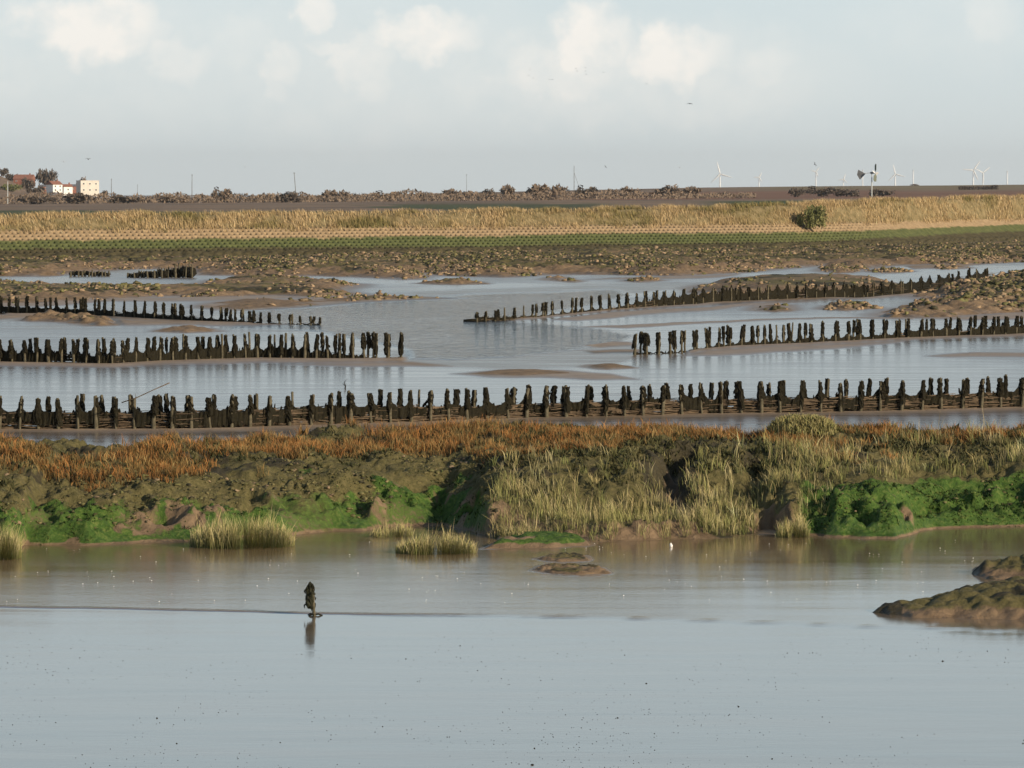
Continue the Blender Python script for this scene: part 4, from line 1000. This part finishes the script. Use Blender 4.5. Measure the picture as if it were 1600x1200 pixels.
house(85, 300, 2420, 7, 7.5, 4.6, math.radians(40), 'house_white', 'tile', 2.2, 'white gabled house under the tallest tree', (2, 2))
house(104, 301, 2430, 6, 5, 3.6, math.radians(30), 'house_white', 'tile', 1.7, 'small white house between the gabled house and the apartment block', (1, 1))
house(113, 300, 2500, 5, 5, 3.6, math.radians(15), 'brick', 'slate', 1.4, 'red brick house tucked left of the apartment block', (1, 1), False)
house(38, 287, 2800, 14, 8, 3.4, math.radians(-10), 'brick', 'tile', 3.2, 'red tiled house high on the left hill', (3, 1))
house(68, 298, 2500, 6, 5, 2.6, math.radians(10), 'brick', 'slate', 1.2, 'low dark house left of the white gabled house', (2, 1), False)
def mast(px, y0, y1, Y, label, mat='pole', r0=.14, lean=0, guy=None, name='telegraph_pole', cross=True):
    a, b = at(px, y1 + 6, Y), at(px + lean, y0, Y); root = tag(empty(name, a), label, 'pole', 'poles on the far skyline')
    m = MB(); e = Vector(b) - Vector(a); m.tube([(0, 0, -2), e * .5, e], [r0 * 1.2, r0, r0 * .75], 6); p = m.build('pole', M[mat], root)
    if cross: c = MB(); c.box((e.x, e.y, e.z - .5), (1.1, .14, .14)); c.build('crossarm', M[mat], root)
    if guy: g = MB(); q = Vector(at(*guy, Y)) - Vector(a); g.tube([e * .78, q], .06, 4); g.build('guy_wire', M[mat], root)
mast(300, 272, 304, 1950, 'thin upright pole on the skyline left of the peaked bush')
mast(174, 279, 305, 2300, 'short thin pole right of the cream apartment block', r0=.16)
mast(463, 269, 305, 1850, 'thin pole leaning slightly left above the dark domed bush', lean=-3.5)
mast(897, 259, 300, 1950, 'tall mast with a slanting guy wire right of the largest bush', r0=.13, guy=(906, 296), cross=False, name='mast')
mast(729, 272, 298, 2300, 'faint thin pole above the broad brown bush', r0=.09)
mast(12, 283, 306, 1900, 'pale post at the far left below the hill', 'steel', .22, cross=False, name='post')
mast(215, 288, 304, 2600, 'faint stubby pole between apartment block and upright pole', r0=.1)

# ------------------------------------------------------------------ windpump behind the crest
def windpump():
    Y = 640.; b = at(1362, 318, Y); root = tag(empty('windpump', b), 'small windpump with dark tail vane and paddle blades standing behind the sea wall', 'windpump')
    hub = Vector(at(1363, 270, Y)) - Vector(b)
    m = MB(); m.tube([(0, 0, -1.5), (0, 0, hub.z * .6), (0, 0, hub.z - .05)], [.13, .10, .08], 8); m.build('pole', M['steel'], root, True)
    h = MB(); h.tube([(-.25, 0, hub.z), (.1, 0, hub.z), (.62, -.12, hub.z)], [.14, .17, .10], 8); h.build('hub', M['vane'], root, True)
    tb = MB(); tb.tube([(-.2, 0, hub.z), (-1.35, .1, hub.z - .1)], .05, 6); tb.build('tail_boom', M['steel'], root)
    tv = MB(); A = [Vector(at(px, py, Y)) - Vector(b) for px, py in ((1352.5, 271.5), (1341, 265), (1339, 273), (1343.5, 281))]
    v = [p + Vector((0, -.03, 0)) for p in A] + [p + Vector((0, .03, 0)) for p in A]; tv.add(v, [(0, 1, 2, 3), (7, 6, 5, 4)] + [(i, i + 4, (i + 1) % 4 + 4, (i + 1) % 4) for i in range(4)]); tv.build('tail_vane', M['vane'], root)
    axis = Vector((.93, -.36, 0)).normalized(); up = Vector((0, 0, 1)); sd = up.cross(axis); c = Vector((.60, -.12, hub.z))
    for k in range(4):
        an = math.radians(6 + 90 * k); d = up * math.cos(an) + sd * math.sin(an); tn = axis.cross(d); n_ = (tn * math.cos(.75) + axis * math.sin(.75))
        t = n_.cross(d) * .02; bl = MB(); q = [c + d * .22 - n_ * .10, c + d * .62 - n_ * .34, c + d * 1.25 - n_ * .36, c + d * 1.5 - n_ * .08, c + d * 1.42 + n_ * .2, c + d * .6 + n_ * .24, c + d * .22 + n_ * .08]
        v = [p - t for p in q] + [p + t for p in q]; s = len(q)
        bl.add(v, [tuple(range(s)), tuple(range(2 * s - 1, s - 1, -1))] + [(i, i + s, (i + 1) % s + s, (i + 1) % s) for i in range(s)]); bl.build('blade', M['blade'] if k % 2 == 0 else M['white'], root)
windpump()

# ------------------------------------------------------------------ wind turbines out at sea
def turbine(px, yh, bl, a0, Y, label, yaw=0):
    hub = Vector(at(px, yh, Y)); root = tag(empty('wind_turbine', (hub.x, Y, -.5)), label, 'wind turbine', 'offshore wind turbines on the horizon')
    hz = hub.z + .5; m = MB(); m.tube([(0, 4, -3), (0, 4, hz * .5), (0, 4, hz)], [2.6, 2.1, 1.5], 10); m.build('tower', M['turbine'], root, True)
    n = MB(); n.box((0, 2.5, hz + .3), (3.4, 9, 3.6)); n.build('nacelle', M['turbine'], root)
    h = MB(); h.tube([(0, -3.5, hz), (0, -2, hz), (0, 0, hz)], [.6, 1.7, 2.0], 8); hb = h.build('hub', M['turbine'], root, True)
    L = bl / F * Y
    for k in range(3):
        a = math.radians(a0 + 120 * k); d = Vector((math.sin(a) * math.cos(yaw), math.sin(a) * math.sin(yaw), math.cos(a))); t = Vector((math.cos(a) * math.cos(yaw), math.cos(a) * math.sin(yaw), -math.sin(a)))
        b = MB(); c = Vector((0, -2, hz)); V = []
        for f, w, th in ((0, 1.1, 1.0), (.2, 2.1, .6), (.6, 1.5, .35), (.9, .9, .2), (1, .25, .1)):
            p = c + d * (f * L); o_ = Vector((0, th, 0)); V += [p - t * w - o_ * .3, p - t * w * .2 - o_, p + t * w * 1.0, p - t * w * .2 + o_]
        F_ = [(i * 4 + k2, i * 4 + (k2 + 1) % 4, i * 4 + 4 + (k2 + 1) % 4, i * 4 + 4 + k2) for i in range(4) for k2 in range(4)] + [(0, 3, 2, 1), (16, 17, 18, 19)]
        b.add(V, F_); b.build('blade', M['turbine'], root, True)
turbine(1125, 272, 20, -14, 11500, 'brightest and leftmost large wind turbine, one blade pointing up')
turbine(1186, 277, 9, 30, 14000, 'tiny faint wind turbine right of the leftmost large one')
turbine(1399, 272, 16, -14, 13000, 'faint wind turbine just right of the windpump')
turbine(1427, 266, 16, 0, 14000, 'faint edge on wind turbine second to the right of the windpump', math.radians(84))
turbine(1521, 266, 18, -85, 12000, 'bright wind turbine of the overlapping pair above the dark hedge')
turbine(1536, 270, 16, 55, 13500, 'fainter wind turbine of the overlapping pair, standing to the right', math.radians(25))
turbine(1574, 268, 17, 10, 14500, 'very faint edge on wind turbine nearest the right edge', math.radians(80))
turbine(1348, 266, 16, 5, 13800, 'faint edge on wind turbine directly above the windpump tail', math.radians(82))
turbine(1318, 280, 9, 20, 14500, 'tiny faint wind turbine left of the windpump tail')
turbine(1275, 268, 9, 40, 14200, 'faint white wind turbine below the bluish bird')

# ------------------------------------------------------------------ birds
def bird(px, py, wpx, Y, flap, mat, label, roll=0, group=None, head=0.6):
    o_ = at(px, py, Y); s = wpx / F * Y / 2; root = MB(); B = []
    root.tube([(0, -.42 * s, 0), (0, -.25 * s, .03 * s), (0, .0, 0), (0, .3 * s, 0), (0, .5 * s, .02 * s)], [.03 * s, .09 * s, .13 * s, .08 * s, .02 * s], 7)
    for sg in (-1, 1):
        mid = (sg * .45 * s, -.05 * s, .45 * flap * s); tp = (sg * 1.0 * s, .18 * s, (.45 * flap - .25) * s)
        q = [(0, -.15 * s, .03 * s), (mid[0], -.2 * s, mid[2]), tp, (mid[0], .12 * s, mid[2]), (0, .16 * s, .03 * s)]
        v = q + [(x, y, z - .04 * s) for x, y, z in q]
        root.add(v, [(0, 1, 3, 4), (1, 2, 3), (9, 8, 6, 5), (8, 7, 6), (0, 5, 6, 1), (1, 6, 7, 2), (2, 7, 8, 3), (3, 8, 9, 4)])
    o = root.build('bird', M[mat], None, True); o.location = o_; o.rotation_euler = (0, roll, head)
    tag(o, label, 'bird', group)
bird(1078, 162, 12, 420, .25, 'bird_dark', 'dark bird flying alone in the clear sky below the clouds', .05)
bird(138, 249, 10, 500, .9, 'bird_dark', 'grey gull with arched wings above the cream apartment block', 0)
bird(100, 253, 9, 700, .8, 'bird_pale', 'faint pale gull left of the arched winged gull', 0)
bird(383, 261, 6, 600, .7, 'bird_pale', 'small white gull over the peaked bush', .4)
bird(946, 261, 7, 650, .9, 'bird_dark', 'small grey bird right of the guyed mast', .7)
bird(1062, 262, 6, 700, .7, 'bird_pale', 'small pale bird left of the leftmost large wind turbine', .3)
bird(1273, 257, 9, 700, .9, 'bird_dark', 'bluish grey bird hovering above the dark scrub left of the windpump', 1.0)
for px, py in ((828, 109), (826, 118), (833, 122), (859, 124), (863, 124), (900, 107), (902, 111), (915, 106), (915, 111), (916, 116), (943, 113), (1010, 131)):
    bird(px, py, 4.5, 900, .3, 'bird_dark', 'tiny distant bird of the loose flock in front of the cloud', 0, 'birds of the distant flock')
bird(1558, 418.5, 5, 345, .1, 'bird_pale', 'small white wader resting on the far pool at the right', .1)

# ------------------------------------------------------------------ air
def haze():
    mb = MB(); mb.add([(x, y, z) for x in (-5200, 5200) for y in (-300, 17500) for z in (-2, 190)], [(0, 1, 3, 2), (4, 6, 7, 5), (0, 4, 5, 1), (2, 3, 7, 6), (0, 2, 6, 4), (1, 5, 7, 3)])
    m = bpy.data.materials.new('air'); m.use_nodes = True; nt = m.node_tree; nt.nodes.clear()
    out = N(nt, 'ShaderNodeOutputMaterial'); v = N(nt, 'ShaderNodeVolumePrincipled'); v.inputs['Color'].default_value = (.97, .985, .995, 1); v.inputs['Density'].default_value = 3.0e-5; v.inputs['Anisotropy'].default_value = .3
    nt.links.new(v.outputs[0], out.inputs['Volume'])
    tag(mb.build('haze', m), kind='stuff')
haze()

# ------------------------------------------------------------------ light
AZ, EL = math.radians(38), math.radians(19)      # sun: from the right, a little behind the camera
sd = Vector((math.cos(EL) * math.cos(AZ), -math.cos(EL) * math.sin(AZ), math.sin(EL)))
L = bpy.data.lights.new('sun', 'SUN'); L.energy = 5.0; L.angle = math.radians(.5); L.color = (1.0, .84, .64)
so = bpy.data.objects.new('sun', L); C.objects.link(so); so.rotation_euler = sd.to_track_quat('Z', 'Y').to_euler()
w = bpy.data.worlds.new('World'); scene.world = w; w.use_nodes = True; nt = w.node_tree
bg = nt.nodes['Background']; bg.inputs['Strength'].default_value = .1
sky = N(nt, 'ShaderNodeTexSky', sky_type='NISHITA'); sky.sun_disc = False; sky.sun_elevation = EL; sky.sun_rotation = math.pi / 2 + AZ; sky.air_density = 1.0; sky.dust_density = .8
tc = N(nt, 'ShaderNodeTexCoord'); sp = N(nt, 'ShaderNodeSeparateXYZ'); nt.links.new(tc.outputs['Generated'], sp.inputs[0])
ay = math_(nt, 'MAXIMUM', math_(nt, 'ABSOLUTE', sp.outputs[1]), .02)
cu, cv = math_(nt, 'DIVIDE', sp.outputs[0], ay), math_(nt, 'DIVIDE', sp.outputs[2], ay)
cb = N(nt, 'ShaderNodeCombineXYZ'); nt.links.new(cu, cb.inputs[0]); nt.links.new(cv, cb.inputs[1])
n1 = N(nt, 'ShaderNodeTexNoise'); n1.inputs['Scale'].default_value = 95; n1.inputs['Detail'].default_value = 6; n1.inputs['Roughness'].default_value = .55; nt.links.new(cb.outputs[0], n1.inputs['Vector'])
wrp = N(nt, 'ShaderNodeVectorMath', operation='SCALE'); sb = N(nt, 'ShaderNodeVectorMath', operation='SUBTRACT'); sb.inputs[1].default_value = (.5, .5, .5); nt.links.new(n1.outputs['Color'], sb.inputs[0]); nt.links.new(sb.outputs[0], wrp.inputs[0]); wrp.inputs['Scale'].default_value = .018
ad = N(nt, 'ShaderNodeVectorMath', operation='ADD'); nt.links.new(cb.outputs[0], ad.inputs[0]); nt.links.new(wrp.outputs[0], ad.inputs[1])
CLOUDS = [(170, 95, 330, 120, .20), (580, 110, 330, 120, .22), (970, 120, 330, 80, .34), (1500, 40, 200, 60, .12), (150, 40, 110, 55, 1), (215, 45, 60, 35, .5), (275, 92, 65, 38, .5), (433, 92, 34, 40, .6), (428, 135, 18, 30, .4), (492, 15, 36, 28, .75), (572, 100, 48, 62, .55), (655, 50, 95, 38, .85), (545, 62, 70, 16, .5), (925, 62, 62, 58, .95), (880, 112, 125, 46, .6), (1045, 92, 85, 48, .95), (1175, 105, 70, 34, .45), (1545, 30, 40, 40, .3), (60, 120, 80, 50, .25), (360, 70, 110, 50, .3), (540, 150, 120, 40, .22)]
tot = None
for px, py, rx, ry, wt in CLOUDS:
    s1 = N(nt, 'ShaderNodeVectorMath', operation='SUBTRACT'); nt.links.new(ad.outputs[0], s1.inputs[0]); s1.inputs[1].default_value = ((px - 800) / F, (HOR - py) / F, 0)
    s2 = N(nt, 'ShaderNodeVectorMath', operation='MULTIPLY'); nt.links.new(s1.outputs[0], s2.inputs[0]); s2.inputs[1].default_value = (F / rx / 1.32, F / ry / 1.30, 0)
    ln = N(nt, 'ShaderNodeVectorMath', operation='LENGTH'); nt.links.new(s2.outputs[0], ln.inputs[0])
    mr = N(nt, 'ShaderNodeMapRange', interpolation_type='SMOOTHSTEP'); nt.links.new(ln.outputs['Value'], mr.inputs[0])
    for i, v in ((1, .35), (2, 1.12), (3, wt), (4, 0)): mr.inputs[i].default_value = v
    tot = mr.outputs[0] if tot is None else math_(nt, 'MAXIMUM', tot, mr.outputs[0])
front = math_(nt, 'GREATER_THAN', sp.outputs[1], 0)
cm = math_(nt, 'MULTIPLY', math_(nt, 'MULTIPLY', tot, front), math_(nt, 'MULTIPLY_ADD', n1.outputs[0], 1.9, .0)); cm = math_(nt, 'MINIMUM', cm, 1)
vf = N(nt, 'ShaderNodeMapRange'); nt.links.new(sp.outputs[2], vf.inputs[0])
for i, v in ((1, .15), (2, .26), (3, .92), (4, .03)): vf.inputs[i].default_value = v
vc = N(nt, 'ShaderNodeMapRange', data_type='FLOAT'); nt.links.new(sp.outputs[2], vc.inputs[0]); vc.inputs[1].default_value = 0; vc.inputs[2].default_value = .15
veil = mix(nt, vc.outputs[0], (6.8, 7.4, 7.5), (6.2, 7.7, 8.35))
c = mix(nt, vf.outputs[0], sky.outputs[0], veil)
c = mix(nt, cm, c, (9.3, 9.0, 8.4))
nt.links.new(c, bg.inputs[0])

cam = bpy.data.cameras.new('camera'); co = bpy.data.objects.new('camera', cam); C.objects.link(co)
co.location = (0, 0, CAMZ); co.rotation_euler = (math.pi / 2 - TH, 0, 0)
cam.sensor_width = 36; cam.sensor_fit = 'HORIZONTAL'; cam.lens = 36 * F / 1600; cam.clip_start = 1; cam.clip_end = 60000
scene.camera = co
scene.view_settings.view_transform = 'Standard'; scene.view_settings.look = 'None'; scene.view_settings.exposure = .08; scene.view_settings.gamma = 1
scene.render.engine = 'CYCLES'; scene.cycles.max_bounces = 6
